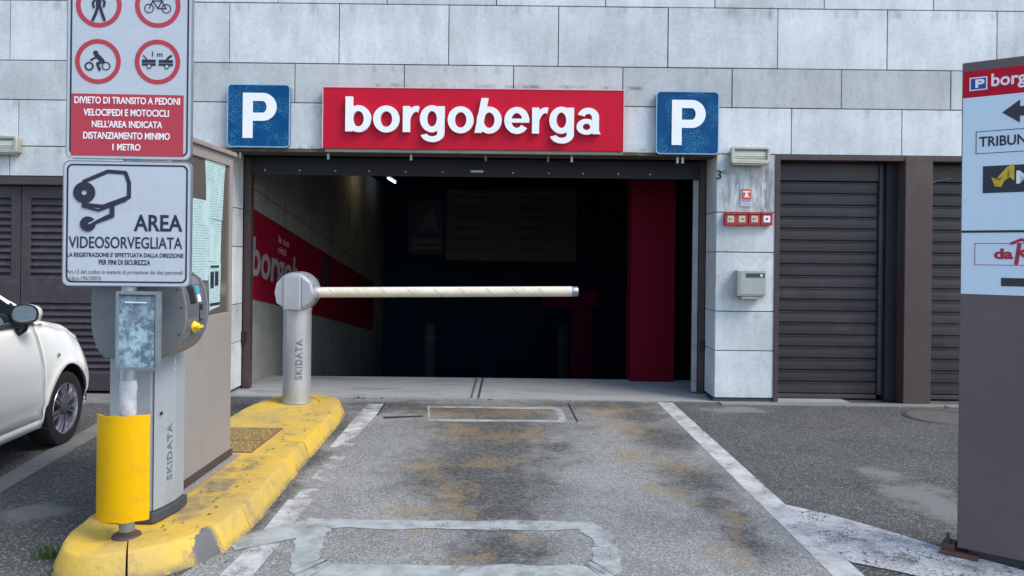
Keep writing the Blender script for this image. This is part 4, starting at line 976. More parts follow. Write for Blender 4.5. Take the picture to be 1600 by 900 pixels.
for s, xa, xb, ya, yb, bo in (('AREA', 209, 284, 335, 361, .022), ('VIDEOSORVEGLIATA', 109.5, 284, 370, 388.5, .012), ("LA REGISTRAZIONE E' EFFETTUATA DALLA DIREZIONE", 107.5, 286, 395, 402, .016),
                       ('PER FINI DI SICUREZZA', 156, 235, 406, 414, .016), ('Art.13 del codice in materia di protezione dei dati personali', 107, 285, 422, 430, 0), ('(d.lg.n.196/2003)', 107, 160, 432, 440, 0)):
    text('lettering', s, LX(xa), LZ(yb), LX(xb) - LX(xa), LZ(ya) - LZ(yb), INK if ya < 420 else GREYINK, t2, .0015, bo)
# weathered zinc plate hanging on the pole
c = pp(215, 517, 3.62)
t = thing('zinc_plate', 'weathered blue grey metal plate with frame fixed to the sign pole', 'plate', (c.x, 3.62, c.z), R(-8))
w2, h2 = .108, .185
MB().box(-w2, w2, 0, .015, -h2, h2).build('sheet', ZINC, t, .002)
b = MB(); frame_ring(b, [(-w2 - .004, -h2 - .004), (w2 + .004, -h2 - .004), (w2 + .004, h2 + .004), (-w2 - .004, h2 + .004)], [(-w2 + .012, -h2 + .012), (w2 - .014, -h2 + .012), (w2 - .014, h2 - .012), (-w2 + .012, h2 - .012)], -.006, .02); b.build('frame', GALV, t, .001)
b = MB(); b.box(w2 - .018, w2 - .0145, -.004, -.0005, -h2 + .014, h2 - .013); b.box(-w2 + .014, w2 - .02, -.004, -.0005, h2 - .017, h2 - .0135); b.build('seam', PLINTH, t)
b = MB(); b.box(-.066, .045, -.005, -.0005, h2 - .052, h2 - .046); b.build('slot_edge', WHITE, t)
# yellow curved guard
gx = pp(182, 740, 3.60)
t = thing('curved_guard', 'bright yellow curved metal guard around the foot of the sign pole', 'guard', (gx.x, 3.66, pp(187, 818, 3.60).z), R(3))
b = MB(); n = 20; vs = []; fs = []; rad = .160; hh = .51
for j in range(5):
    for i in range(n + 1):
        a = R(-90 - 52 + 104 * i / n); dz = hh * j / 4
        for r_ in (rad, rad - .006): vs.append((r_ * math.cos(a), .1 + r_ * math.sin(a), dz + .002 * math.sin(i * .9)))
m_ = 2 * (n + 1)
for j in range(4):
    for i in range(n):
        a = j * m_ + 2 * i; fs += [(a, a + 2, a + m_ + 2, a + m_), (a + 1, a + m_ + 1, a + m_ + 3, a + 3)]
    a = j * m_; fs += [(a, a + m_, a + m_ + 1, a + 1)]; a = j * m_ + 2 * n; fs += [(a, a + 1, a + m_ + 1, a + m_)]
for i in range(n):
    a = 2 * i; fs.append((a, a + 1, a + 3, a + 2)); a = 4 * m_ + 2 * i; fs.append((a, a + 2, a + 3, a + 1))
b.add(vs, fs).build('guard_plate', GUARD, t, smooth=True)
MB().box(-.02, .02, -.03, .10, .38, .42).build('bracket', GALV, t); MB().box(-.02, .02, -.03, .10, .06, .10).build('bracket', GALV, t)

# ------------------------------------------------------------------ ticket machine
mx0, mx1, my0, my1 = -2.07, -1.84, 3.90, 4.20
t = thing('ticket_machine', 'grey entry ticket column with rounded dark head and yellow knob on the island', 'ticket machine', (mx0, my0, ZI))
w_, d_2 = mx1 - mx0, my1 - my0
def TM(b, name, m, par=None, **kk): return b.build(name, m, par or t, **kk)
zh = 1.03
fp = [(0, 0), (w_ - .015, 0), (w_, .015), (w_ + .022, .10), (w_ + .035, d_2 * .6), (w_ + .03, d_2), (0, d_2)]
TM(MB().vprism(fp, .06, zh + .1), 'column', MACHINE, bevel=.006)
TM(MB().vprism([(x_ + (.018 if x_ > .1 else -.004), y_ + (-.012 if y_ < .05 else .01)) for x_, y_ in fp], 0, .058), 'base_skirt', PLINTH, bevel=.01)
TM(MB().box(w_ - .003, w_ + .0012, -.0008, .003, .065, zh), 'corner_seam', PLINTH)
lo = TM(MB().disc(0, 0, .009, -.004, 0, 12), 'lock', BLACKP); lo.matrix_local = Matrix.Translation((w_ + .015, .05, .56)) @ Matrix.Rotation(R(75), 4, 'Z')
# engraved name running up the lane side
o = text('lettering', 'SKIDATA', 0, 0, .30, .045, GREYINK, t, .002, .02, spacing=1.15)
fa = math.atan2(d_2 * .6 - .10, .013)
o.matrix_local = Matrix.Translation((w_ + .0295, d_2 * .50, .19)) @ Matrix.Rotation(R(83), 4, 'Z') @ Matrix.Rotation(R(-90), 4, 'Y')
for (yy_, zz_, hh_) in ((.16, .80, .035), (.155, .77, .012)):
    ch = MB().prism([(-.003, 0), (.003, .004), (.005, hh_), (-.001, hh_ * .8)], -.001, 0).build('paint_chip', WHITE, t); ch.matrix_local = Matrix.Translation((w_ + .0345, yy_, zz_)) @ Matrix.Rotation(R(84), 4, 'Z')
# head: rounded profile extruded along the lane
hx = lambda x_: pp(x_, 500, 3.80).x - mx0
hz = lambda y_: pp(215, y_, 3.80).z - ZI
prof = [(hx(163), hz(560)), (hx(150), hz(543)), (hx(143), hz(515)), (hx(142), hz(480)), (hx(144), hz(440)), (hx(155), hz(425)), (hx(262), hz(425)), (hx(277), hz(436)), (hx(285), hz(452)),
        (hx(290), hz(475)), (hx(291), hz(500)), (hx(287), hz(520)), (hx(279), hz(537)), (hx(268), hz(549)), (hx(254), hz(557)), (hx(240), hz(560))]
TM(MB().prism(prof, -.10, -.075), 'head_end_plate', MHEAD, bevel=.004)
pin = [(x_ - (.008 if x_ > .15 else 0), z_ - .006) for x_, z_ in prof]
TM(MB().prism(pin, -.0745, .165), 'head', MHEAD, bevel=.006, smooth=True)
TM(MB().prism(prof, .1655, .185), 'head_end_plate', MHEAD, bevel=.004)
b = MB()
for (x_, y_) in ((283, 452), (289, 480), (286, 522)): b.disc(hx(x_ - 6), hz(y_), .004, -.103, -.0995, 8)
TM(b, 'screw', BLACKP)
# control recess on the lane side: curved panel following the head
def headpt(zpx, xoff=0.): # right outline x at height
    pts = [(x_, z_) for x_, z_ in prof[6:]]
    zz = hz(zpx)
    for (xa, za), (xb, zb_) in zip(pts, pts[1:]):
        if (za - zz) * (zb_ - zz) <= 0 and za != zb_: return xa + (xb - xa) * (zz - za) / (zb_ - za)
    return pts[3][0]
def rec(name, m, ya, yb, z0, z1, dx, n=6, par=None):
    b = MB(); vs = []
    for i in range(n + 1):
        zp_ = z0 + (z1 - z0) * i / n; x_ = headpt(zp_) - .008 + dx
        for yy_ in (ya, yb): vs += [(x_, yy_, hz(zp_)), (x_ - .02, yy_, hz(zp_))]
    fs = []
    for i in range(n):
        a = 4 * i; c_ = a + 4; fs += [(a, a + 2, c_ + 2, c_), (a + 1, c_ + 1, c_ + 3, a + 3), (a, c_, c_ + 1, a + 1), (a + 2, a + 3, c_ + 3, c_ + 2)]
    fs += [(0, 1, 3, 2), (4 * n, 4 * n + 2, 4 * n + 3, 4 * n + 1)]
    return TM(b.add(vs, fs), name, m)
pan = rec('control_panel', mat('machine_panel', (.11, .115, .125), .4, var=.1), -.06, .15, 445, 535, .002)
rec('ticket_window', BLACKP, -.03, .04, 446, 476, .0035)
rec('instruction_label', CHALK, .065, .105, 448, 462, .005); rec('instruction_label', WHITE, .068, .102, 462.2, 474, .005)
rec('ticket_slot', BLACKP, .075, .115, 478, 505, .0045); rec('display', GALV, .08, .11, 488, 502, .006)
kx = headpt(512)
b = MB().lathe([(0, 0), (.030, 0), (.030, .008), (.024, .012), (.018, .03), (.0, .034)], axis='x', n=18, c=(kx - .006, .02, hz(513))); kb = TM(b, 'ticket_knob', YELLOWP, smooth=True)
b = MB(); b.box(kx + .012, kx + .038, -.012, .046, hz(513) - .008, hz(513) + .008); TM(b, 'knob_grip', YELLOWP, kb, bevel=.004) if False else b.build('knob_grip', YELLOWP, kb, .004)
b = MB().lathe([(0, 0), (.012, 0), (.012, .012), (0, .014)], axis='x', n=14, c=(headpt(533) - .006, -.03, hz(533))); TM(b, 'key_lock', CHROME, smooth=True)
rec('panel_lip', GALV, .03, .14, 524, 526, .006, 2)

# ------------------------------------------------------------------ notice cabinet behind it
kx0, kx1, ky0, ky1, kz = -2.15, -1.925, 4.215, 5.2, 2.22
t = thing('notice_cabinet', 'tall taupe metal cabinet with a dark glass front holding paper notices', 'cabinet', (kx1, ky0, ZI))
O = Vector((kx1, ky0, ZI)); h = kz - ZI
gz0 = sp(358, 487, kx1).z - ZI; gz1 = h - .10
d = ky1 - ky0
b = MB(); b.box(kx0 - kx1, -.04, .0, d, .05, h - .03); b.box(-.04, 0, 0, d, .05, gz0); b.box(-.04, 0, 0, .05, gz0, h - .03); b.box(-.04, 0, d - .05, d, gz0, h - .03); b.box(-.04, 0, .05, d - .05, gz1, h - .03)
b.build('body', KIOSK, t, .004)
MB().box(kx0 - kx1 - .02, .02, -.02, d + .02, h - .03, h).build('top_cap', KTRIM, t, .004)
MB().box(-.035, -.012, .05, d - .05, gz0, gz1).build('glass_pane', GLASS, t)
MB().box(-.10, .055, -.01, d + .03, .0, .008).build('base_flange', KIOSK, t, .002)
b = MB(); b.box(-.02, .012, .0, d + .01, .008, .05); b.box(kx0 - kx1, -.021, .0, d, .008, .05); b.build('base_skirt', BROWN, t)
for y_ in (.1, .35, .6, .85): 
    bb = MB().lathe([(0, 0), (.01, 0), (.008, .008), (0, .009)], n=8, c=(.035, y_, .008)); bb.build('anchor_bolt', GALV, t)
def paper(pts, lab, dx):
    P = [sp(x_, y_, kx1 - .011 + dx) for x_, y_ in pts]
    cc = sum(P, Vector()) / len(P)
    tt = tag(empty('paper_notice', cc), lab, 'notice', 'paper notices in the cabinet window')
    nn_ = len(P); b = MB(); b.add([(p.x - cc.x, p.y - cc.y, p.z - cc.z) for p in P] + [(p.x - cc.x + .001, p.y - cc.y, p.z - cc.z) for p in P], [tuple(range(nn_)), tuple(range(2 * nn_ - 1, nn_ - 1, -1))] + [(i, nn_ + i, nn_ + (i + 1) % nn_, (i + 1) % nn_) for i in range(nn_)])
    b.build('sheet', PAPER, tt); return tt, cc
paper([(320, 240), (353, 247), (350, 285), (347, 345), (322, 340), (322, 290)], 'long pale notice at the top of the cabinet window', .0)
paper([(323, 341), (346, 346), (344, 410), (324, 408)], 'narrow pale notice in the middle of the cabinet window', .0012)
tt, cc = paper([(325, 409), (345, 410), (343, 478), (327, 486)], 'pale notice with a small dark drawing at the foot of the cabinet window', .0012)
for (xa, ya, xb, yb) in ((329, 415, 342, 418), (329, 425, 334, 450), (336, 424, 341, 446), (328, 474, 343, 476)):
    A, Bq = sp(xa, ya, kx1 - .008), sp(xb, yb, kx1 - .008)
    b = MB(); b.box(0, .0008, A.y - cc.y, Bq.y - cc.y, Bq.z - cc.z, A.z - cc.z); o = b.build('drawing', INK, tt)
    o.location = (A.x - cc.x, 0, 0)
paper([(302, 309), (330, 315), (327, 375), (325, 438), (296, 438), (297, 330)], 'wide pale notice at the near side of the cabinet window', .0024)

# ------------------------------------------------------------------ barrier
bp = gp(463.5, 628, ZI)
t = thing('car_barrier', 'silver round-headed barrier with its cream arm closed across the garage entrance', 'barrier', (bp.x, bp.y, ZI))
hp = pp(466, 455.5, bp.y); hzc = hp.z - ZI; xo = hp.x - bp.x; r_ = .128
MB().lathe([(0, .0), (r_ + .004, .0), (r_ + .004, .012), (r_, .016), (r_, hzc - .12), (0, hzc - .12)], n=40).build('post', SILVER, t, smooth=True)
b = MB().lathe([(0, -.15), (.15, -.15), (.175, -.135), (.187, -.10), (.187, .10), (.175, .135), (.15, .15), (0, .15)], axis='y', n=40, c=(xo, 0, hzc)); b.build('head', SILVER, t, smooth=True)
b = MB(); b.prism([(xo - .085, hzc - .165), (xo + .075, hzc - .165), (xo + .075, hzc + .155), (xo - .085, hzc + .155)], -.195, -.14); b.build('face_plate', SILVER, t, .012)
b = MB(); b.prism([(xo - .087, hzc - .14), (xo - .087, hzc + .14), (xo - .15, hzc + .09), (xo - .17, hzc), (xo - .15, hzc - .10)], -.175, -.145); b.build('side_plate', SILVER, t, .006)
b = MB(); b.prism([(xo + .077, hzc - .14), (xo + .077, hzc + .14), (xo + .15, hzc + .09), (xo + .17, hzc), (xo + .15, hzc - .10)], -.170, -.145); b.build('side_plate', SILVER, t, .006)
for a in (20, 50, 80, 110, -20): 
    b = MB().lathe([(0, 0), (.006, 0), (.005, .004), (0, .005)], n=8); o = b.build('screw', PLINTH, t); o.matrix_local = Matrix.Translation((xo + .187 * math.cos(R(a)), -.11, hzc + .187 * math.sin(R(a)))) @ Matrix.Rotation(R(90 - a), 4, 'Y')
b = MB().lathe([(r_ + .006, 0), (r_ + .006, .015), (r_, .02)], n=40, c=(0, 0, hzc - .175)); b.build('collar', SILVER, t)
o = text('lettering', 'SKIDATA', 0, 0, .37, .065, GREYINK, None, .001, .02, spacing=1.15)
me = o.data            # wrap the word round the post
for v in me.vertices:
    s_ = v.co.z; a = R(-90) + R(8) + (.085 - s_) / r_ - .15
    up_ = v.co.x; rad = r_ + .0046 - v.co.y
    v.co = (rad * math.cos(a), rad * math.sin(a), .23 + up_)
me.flip_normals() if False else None
o.parent = t
tilt = R(.85)
t2 = None
Larm = (pp(893, 455, bp.y).x - (bp.x + xo + .16))
b = MB(); b.lathe([(0, 0), (.048, 0), (.048, Larm), (0, Larm)], axis='x', n=28); t2 = b.build('barrier_arm', ARM, t, smooth=True); t2.location = (xo + .16, -.02, hzc - .005); t2.rotation_euler = (0, -tilt, 0)
for i in range(9):        # shallow spiral wraps
    xs_ = .14 + i * .245; pth = [(xs_ + .16 * a / 12, .0487 * math.cos(2 * math.pi * (a - 3) / 24 + math.pi), .0487 * math.sin(2 * math.pi * (a - 3) / 24 + math.pi)) for a in range(13)]
    MB().tube([(p[0], -abs(p[1]) if False else p[1], p[2]) for p in pth], .0022, 5).build('wrap_seam', mat('arm_seam', (.40, .34, .25), .6) if i == 0 else bpy.data.materials['arm_seam'], t2)
MB().lathe([(0, 0), (.046, 0), (.046, .05), (.04, .06), (0, .062)], axis='x', n=24, c=(Larm, 0, 0)).build('end_cap', GALV, t2, smooth=True)
MB().lathe([(.058, -.03), (.060, .0), (.055, .05), (.0485, .06)], axis='x', n=24).build('arm_socket', SILVER, t2, smooth=True)

# ------------------------------------------------------------------ totem on the right
c0 = gp(1495, 868, 0.0)
rt = R(-37)
t = thing('directory_totem', 'brown free-standing parking directory sign with white panel and red header', 'sign', (c0.x, c0.y, 0), rt)
TW, TH = 1.05, pp(1494, 98.5, c0.y).z
MB().box(0, TW, 0, .16, .04, TH).build('body', TOTEM, t, .006)
MB().box(.05, TW - .05, .03, .13, .0, .04).build('recessed_foot', PLINTH, t)
b = MB(); b.box(-.075, .10, -.05, .20, .006, .018); b.box(-.07, -.01, .0, .1, .018, .05); b.build('base_plate', mat('rusty_base_plate', (.10, .055, .045), .8, var=.3, vs=15), t, .003)
MB().lathe([(0, 0), (.016, 0), (.016, .02), (.008, .022), (.008, .05), (0, .052)], n=8, c=(-.045, .03, .05)).build('anchor_bolt', PLINTH, t)
# local px mapping on the totem face: project photo rays on its plane
ax_ = Vector((math.cos(rt), math.sin(rt), 0)); nf = Vector((math.sin(rt), -math.cos(rt), 0))
def tf(x_, y_):
    u_, v_ = uv(x_, y_); ray = Vector((u_, F, -v_)); o_ = Vector((0, 0, H)); base = Vector((c0.x, c0.y, 0))
    s = (base - o_).dot(nf) / ray.dot(nf); p = o_ + ray * s; return (p - base).dot(ax_), p.z
def tb(x0, y0, z0, z1, x1=None): pass
pl = tf(1505, 150)[0]; zt1 = tf(1506, 113)[1]; zr0 = tf(1506, 154)[1]; zd = tf(1506, 362)[1]; zb1 = tf(1506, 459)[1]; pr = TW - pl
TWH = mat('totem_white_panel', (.62, .72, .82), .3, var=.02, fine=.01, bmp=0)
MB().box(pl, pr, -.004, -.0005, zb1, zr0 - .0002).build('white_panel', TWH, t); MB().box(pl, pr, -.004, -.0005, zr0, zt1).build('red_header', RED, t)
MB().box(pl, pr, -.006, -.0041, zd - .006, zd + .006).build('divider', INK, t)
xa, za = tf(1515, 144); xb, zb_ = tf(1543, 118)
MB().box(xa, xb, -.006, -.0041, za + .004, zb_ - .004).build('parking_symbol_border', WHITE, t)
MB().box(xa + .006, xb - .006, -.008, -.0061, za + .010, zb_ - .010).build('parking_symbol', NAVYP, t)
b = MB(); P_glyph(b, xa + .026, za + .016, .040, (zb_ - za) - .032, .013, -.010, -.0081); b.build('letter_p', WHITE, t)
x1_, z1_ = tf(1549, 138); text('lettering', 'borgoberga', x1_, z1_ - .012, (tf(1603, 130)[0] - x1_) * 2.55, .085, WHITE, t, .0015, .02, y=-.0041)
x2, z2 = tf(1566, 176); s_ = .045
b = MB(); b.prism([(x2, z2), (x2 + .075, z2 + .058), (x2 + .075, z2 + .024), (x2 + .36, z2 + .024), (x2 + .36, z2 - .024), (x2 + .075, z2 - .024), (x2 + .075, z2 - .058)], -.006, -.0041); b.build('arrow', mat('arrow_brown', (.04, .035, .04), .5, bmp=0), t)
x3, z3 = tf(1525, 206); x4, z4 = tf(1525, 241)
def outline(xa, xb, za, zb_, m, w=.003):
    b = MB(); frame_ring(b, [(xa, za), (xb, za), (xb, zb_), (xa, zb_)], [(xa + w, za + w), (xb - w, za + w), (xb - w, zb_ - w), (xa + w, zb_ - w)], -.0055, -.0041); b.build('outline_box', m, t)
outline(x3, pr - .04, z4, z3, INK)
xt, zt0 = tf(1530, 230); text('lettering', 'TRIBUNALE', xt, zt0, (tf(1604, 225)[0] - xt) * 1.5, .052, INK, t, .0015, .02, y=-.0041)
x5, z5 = tf(1536, 260); x6, z6 = tf(1536, 302)
MB().box(x5, pr - .04, -.0055, -.0041, z6, z5).build('dark_field', mat('dark_slate_print', (.02, .028, .045), .4, bmp=0), t)
gx_, gz_ = tf(1549, 293); 
b = MB(); b.prism([(gx_, gz_ + .05), (gx_ + .03, gz_ + .045), (gx_ + .085, gz_ + .10), (gx_ + .125, gz_ + .115), (gx_ + .125, gz_ + .03), (gx_ + .10, gz_ + .05), (gx_ + .07, gz_ + .03), (gx_ + .055, gz_ + .0), (gx_ + .02, gz_ + .005)], -.0085, -.0056); b.v = [(gx_ + (x - gx_) * .78, y, z) for x, y, z in b.v]; b.build('gold_emblem', GOLD, t)
b = MB(); b.prism([(gx_ + .01, gz_ + .042), (gx_ + .06, gz_ + .05), (gx_ + .05, gz_ + .035)], -.010, -.0087); b.prism([(gx_ + .095, gz_ + .092), (gx_ + .10, gz_ + .055), (gx_ + .085, gz_ + .045)], -.010, -.0087); b.v = [(gx_ + (x - gx_) * .78, y, z) for x, y, z in b.v]; b.build('emblem_fold', mat('emblem_fold', (.25, .15, .02), .5), t)
xm, zm = tf(1588, 287); text('lettering', 'M', xm, zm, .075, .065, WHITE, t, .0015, .02, y=-.0056)
x7, z7 = tf(1523, 380); x8, z8 = tf(1523, 414); CRIM = mat('crimson_print', (.40, .02, .06), .4, bmp=0); outline(x7, pr - .04, z8, z7, CRIM)
xd, zd2 = tf(1553, 405); text('lettering', 'da', xd, zd2, .082, .055, CRIM, t, .0015, .045, y=-.0041)
b = MB(); kx_ = xd + .095; b.stroke([(kx_, zd2 - .02), (kx_ + .012, zd2 + .075)], .018, -.0056, -.0041); b.stroke([(kx_ - .02, zd2 + .08), (kx_ + .02, zd2 + .10), (kx_ + .055, zd2 + .085), (kx_ + .045, zd2 + .05), (kx_ + .01, zd2 + .035), (kx_ + .06, zd2 - .005)], .014, -.0064, -.0041); b.build('script_letter', CRIM, t)
x9, z9 = tf(1564, 447); x10, z10 = tf(1564, 434)
MB().box(x9, x9 + .36, -.0055, -.0041, z9, z10).build('arrow_shaft', bpy.data.materials['arrow_brown'], t)
MB().prism([(x9 + .36, z9 - .03), (x9 + .43, (z9 + z10) / 2), (x9 + .36, z10 + .03)], -.0055, -.0041).build('arrow_head', bpy.data.materials['arrow_brown'], t)

# ------------------------------------------------------------------ car
heading = R(5.7)
car = thing('parked_car', 'small cream white hatchback parked nose to the louvred doors', 'car', (-4.29, 5.90, 0), heading)
def lerp_tab(T, y):
    if y <= T[0][0]: return T[0][1]
    for (a, p), (b_, q_) in zip(T, T[1:]):
        if y <= b_:
            f = (y - a) / (b_ - a); f = f * f * (3 - 2 * f) * .5 + f * .5; return p + (q_ - p) * f
    return T[-1][1]
WT = [(-2.85, .45), (-2.80, .60), (-2.65, .71), (-2.3, .79), (-1.0, .805), (-.2, .805), (.1, .79), (.3, .785), (.45, .755), (.56, .67), (.65, .50), (.70, .30)]
SH = [(-2.85, .62), (-2.8, .85), (-2.6, 1.0), (-2.0, 1.0), (-.5, .985), (-.2, .955), (.1, .90), (.35, .80), (.55, .66), (.66, .52), (.70, .44)]
TP = [(-2.85, .66), (-2.75, .98), (-2.6, 1.05), (-2.0, 1.06), (-.5, 1.06), (-.25, 1.04), (.1, .99), (.35, .90), (.52, .78), (.64, .60), (.70, .48)]
RW, ZW, RA = .288, .288, .352
def zlow(y):
    z = .215
    for yc in (0., -2.3):
        if abs(y - yc) < RA: z = max(z, ZW + math.sqrt(RA * RA - (y - yc) ** 2))
    return z
def section(y, zl=None):
    wm, zs, zt_ = lerp_tab(WT, y), lerp_tab(SH, y), lerp_tab(TP, y)
    z0 = zlow(y) if zl is None else zl; z0 = min(z0, zs - .02); out = []
    for i in range(13):
        t_ = i / 12; z = z0 + (zs - z0) * t_
        q_ = (z - .22) / max(.1, zs - .22)
        f = .955 + .045 * math.sin(min(1, q_ / .45) * math.pi / 2) if q_ < .45 else 1 - .11 * ((q_ - .45) / .55) ** 2
        f -= .025 * math.exp(-((z - .33) / .035) ** 2)
        arch = 0
        for yc in (0., -2.3):
            dr = math.hypot(y - yc, z - ZW) - RA
            arch = max(arch, .018 * math.exp(-(dr / .03) ** 2))
        out.append((wm * f + arch, z))
    xs, zs0 = out[-1]
    for i in range(1, 9):
        a = i / 8 * math.pi / 2
        out.append((xs * math.cos(a) ** .8 if i < 8 else 0, zs0 + (zt_ - zs0) * math.sin(a) ** .75))
    return out
def panel(name, ya, yb, side_only, m, rows=(0, 20), n=24, sides=(1, -1)):
    ysl = [ya + (yb - ya) * i / n for i in range(n + 1)]
    extra = [yc + s * RA * math.cos(R(a)) for yc in (0., -2.3) for s in (1, -1) for a in (2, 6, 10, 15, 20, 27, 35, 45, 60)] + [s * .344 for s in (1, -1)] + [-2.3 + .344, -2.3 - .344]
    ysl = sorted(set(round(y, 4) for y in ysl + [e for e in extra if ya < e < yb]))
    b = MB()
    for s in sides:
        vs = []; fs = []; r0, r1 = rows; m_ = r1 - r0 + 1
        for y in ysl:
            sec = section(y)[r0:r1 + 1]; vs += [(s * x_, y, z_) for x_, z_ in sec]
        for i in range(len(ysl) - 1):
            for j in range(m_ - 1):
                q = (i * m_ + j, i * m_ + j + 1, (i + 1) * m_ + j + 1, (i + 1) * m_ + j); fs.append(q if s == -1 else q[::-1])
        b.add(vs, fs)
    o = b.build(name, m, car, smooth=True, fix=False)
    sm = o.modifiers.new('thickness', 'SOLIDIFY'); sm.thickness = .012; sm.offset = -1
    return o
gap = .004; ds = -.37
panel('body', -2.85, -1.42 - gap, False, CARP, (0, 20))
panel('door', -1.42 + gap, ds - gap, True, CARP, (1, 12), 16, (1,)); panel('door', -1.42 + gap, ds - gap, True, CARP, (1, 12), 16, (-1,))
for s in (1, -1): panel('sill', -1.42 + gap, ds - gap, True, CARP, (0, 1), 16, (s,))
panel('cowl', -1.42 + gap, ds - gap, True, CARP, (12, 20), 12)
for s in (1, -1): panel('front_fender', ds + gap, .46, True, CARP, (0, 12), 30, (s,))
panel('bonnet', ds + gap, .46, True, CARP, (13, 20), 20); [panel('bonnet_edge', ds + gap, .46, True, CARP, (12, 13), 20, (s,)) for s in (1, -1)]
panel('front_bumper', .46 + gap, .70, True, CARP, (0, 20), 10)
b = MB(); b.box(-.70, .70, -2.6, -.36, .18, .95); b.box(-.62, .62, -.42, .38, .25, .80); b.box(-.6, .6, -2.75, -2.6, .3, .85); b.build('inner_shell', DOORLINE, car)
for s in (1, -1):
    for yc in (0., -2.3):
        n = 18; vs = []
        for i in range(n + 1):
            a = R(180 * i / n); vs += [(s * .775, yc + (RA + .002) * math.cos(a), ZW + (RA + .002) * math.sin(a) - .003), (s * .50, yc + RA * math.cos(a), ZW + RA * math.sin(a))]
        MB().add(vs, [(2 * i, 2 * i + 1, 2 * i + 3, 2 * i + 2) for i in range(n)]).build('wheel_arch_liner', DOORLINE, car, fix=False)
# cabin
CT = [(-2.70, 1.02), (-2.60, 1.22), (-2.35, 1.40), (-2.0, 1.47), (-1.5, 1.49), (-1.1, 1.47), (-.9, 1.41), (-.55, 1.20), (-.28, 1.00)]
def cab(y):
    zt_ = lerp_tab(CT, y); out = []
    xb, zb_ = .715, 1.0
    for i in range(6):
        t_ = i / 5; z = zb_ - .02 + (zt_ - zb_ - .015) * t_
        out.append((xb - (z - zb_) * .40, z))
    x_, z0 = out[-1]
    for i in range(1, 6):
        a = i / 5 * math.pi / 2; out.append((x_ * math.cos(a) ** .7 if i < 5 else 0, z0 + .035 * math.sin(a)))
    return out
ysl = [-2.70 + 2.42 * i / 40 for i in range(41)]; b = MB()
for s in (1, -1):
    vs = []; fs = []
    for y in ysl: vs += [(s * x_, y, z_) for x_, z_ in cab(y)]
    m_ = 11
    for i in range(40):
        for j in range(10):
            q = (i * m_ + j, i * m_ + j + 1, (i + 1) * m_ + j + 1, (i + 1) * m_ + j); fs.append(q if s == -1 else q[::-1])
    b.add(vs, fs)
b.build('cabin', CARP, car, smooth=True, fix=False)
def side_glass(pts, s, name='side_window', m=CARGLASS, off=.006):
    b = MB(); P = [(s * (.715 - (z - 1.0) * .40 + off), y, z) for y, z in pts]; Q = [(s * (.715 - (z - 1.0) * .40 - .002), y, z) for y, z in pts]; n_ = len(P)
    b.add(P + Q, [tuple(range(n_)), tuple(range(2 * n_ - 1, n_ - 1, -1))] + [(i, n_ + i, n_ + (i + 1) % n_, (i + 1) % n_) for i in range(n_)]); return b.build(name, m, car)
for s in (1, -1):
    side_glass([(-.50, 1.025), (-.60, 1.14), (-.95, 1.36), (-1.10, 1.405), (-1.36, 1.415), (-1.38, 1.025)], s)
    side_glass([(-1.46, 1.025), (-1.45, 1.41), (-1.9, 1.39), (-2.2, 1.30), (-2.32, 1.15), (-2.3, 1.05)], s)
    side_glass([(-.37, .985), (-.46, 1.02), (-1.40, 1.018), (-1.40, .990)], s, 'window_seal', BLACKP, .009)
    side_glass([(-.40, 1.0), (-.49, 1.02), (-.60, 1.145), (-.575, 1.155)], s, 'quarter_trim', BLACKP, .008)
b = MB(); vs = []
for y, x_ in ((-.33, .64), (-.86, .50)):
    z = lerp_tab(CT, y) + .035; vs += [(-x_, y, z), (0, y + .05, z + .012), (x_, y, z)]
b.add(vs, [(0, 1, 4, 3), (1, 2, 5, 4)]); b.build('windscreen', CARGLASS, car, fix=False)
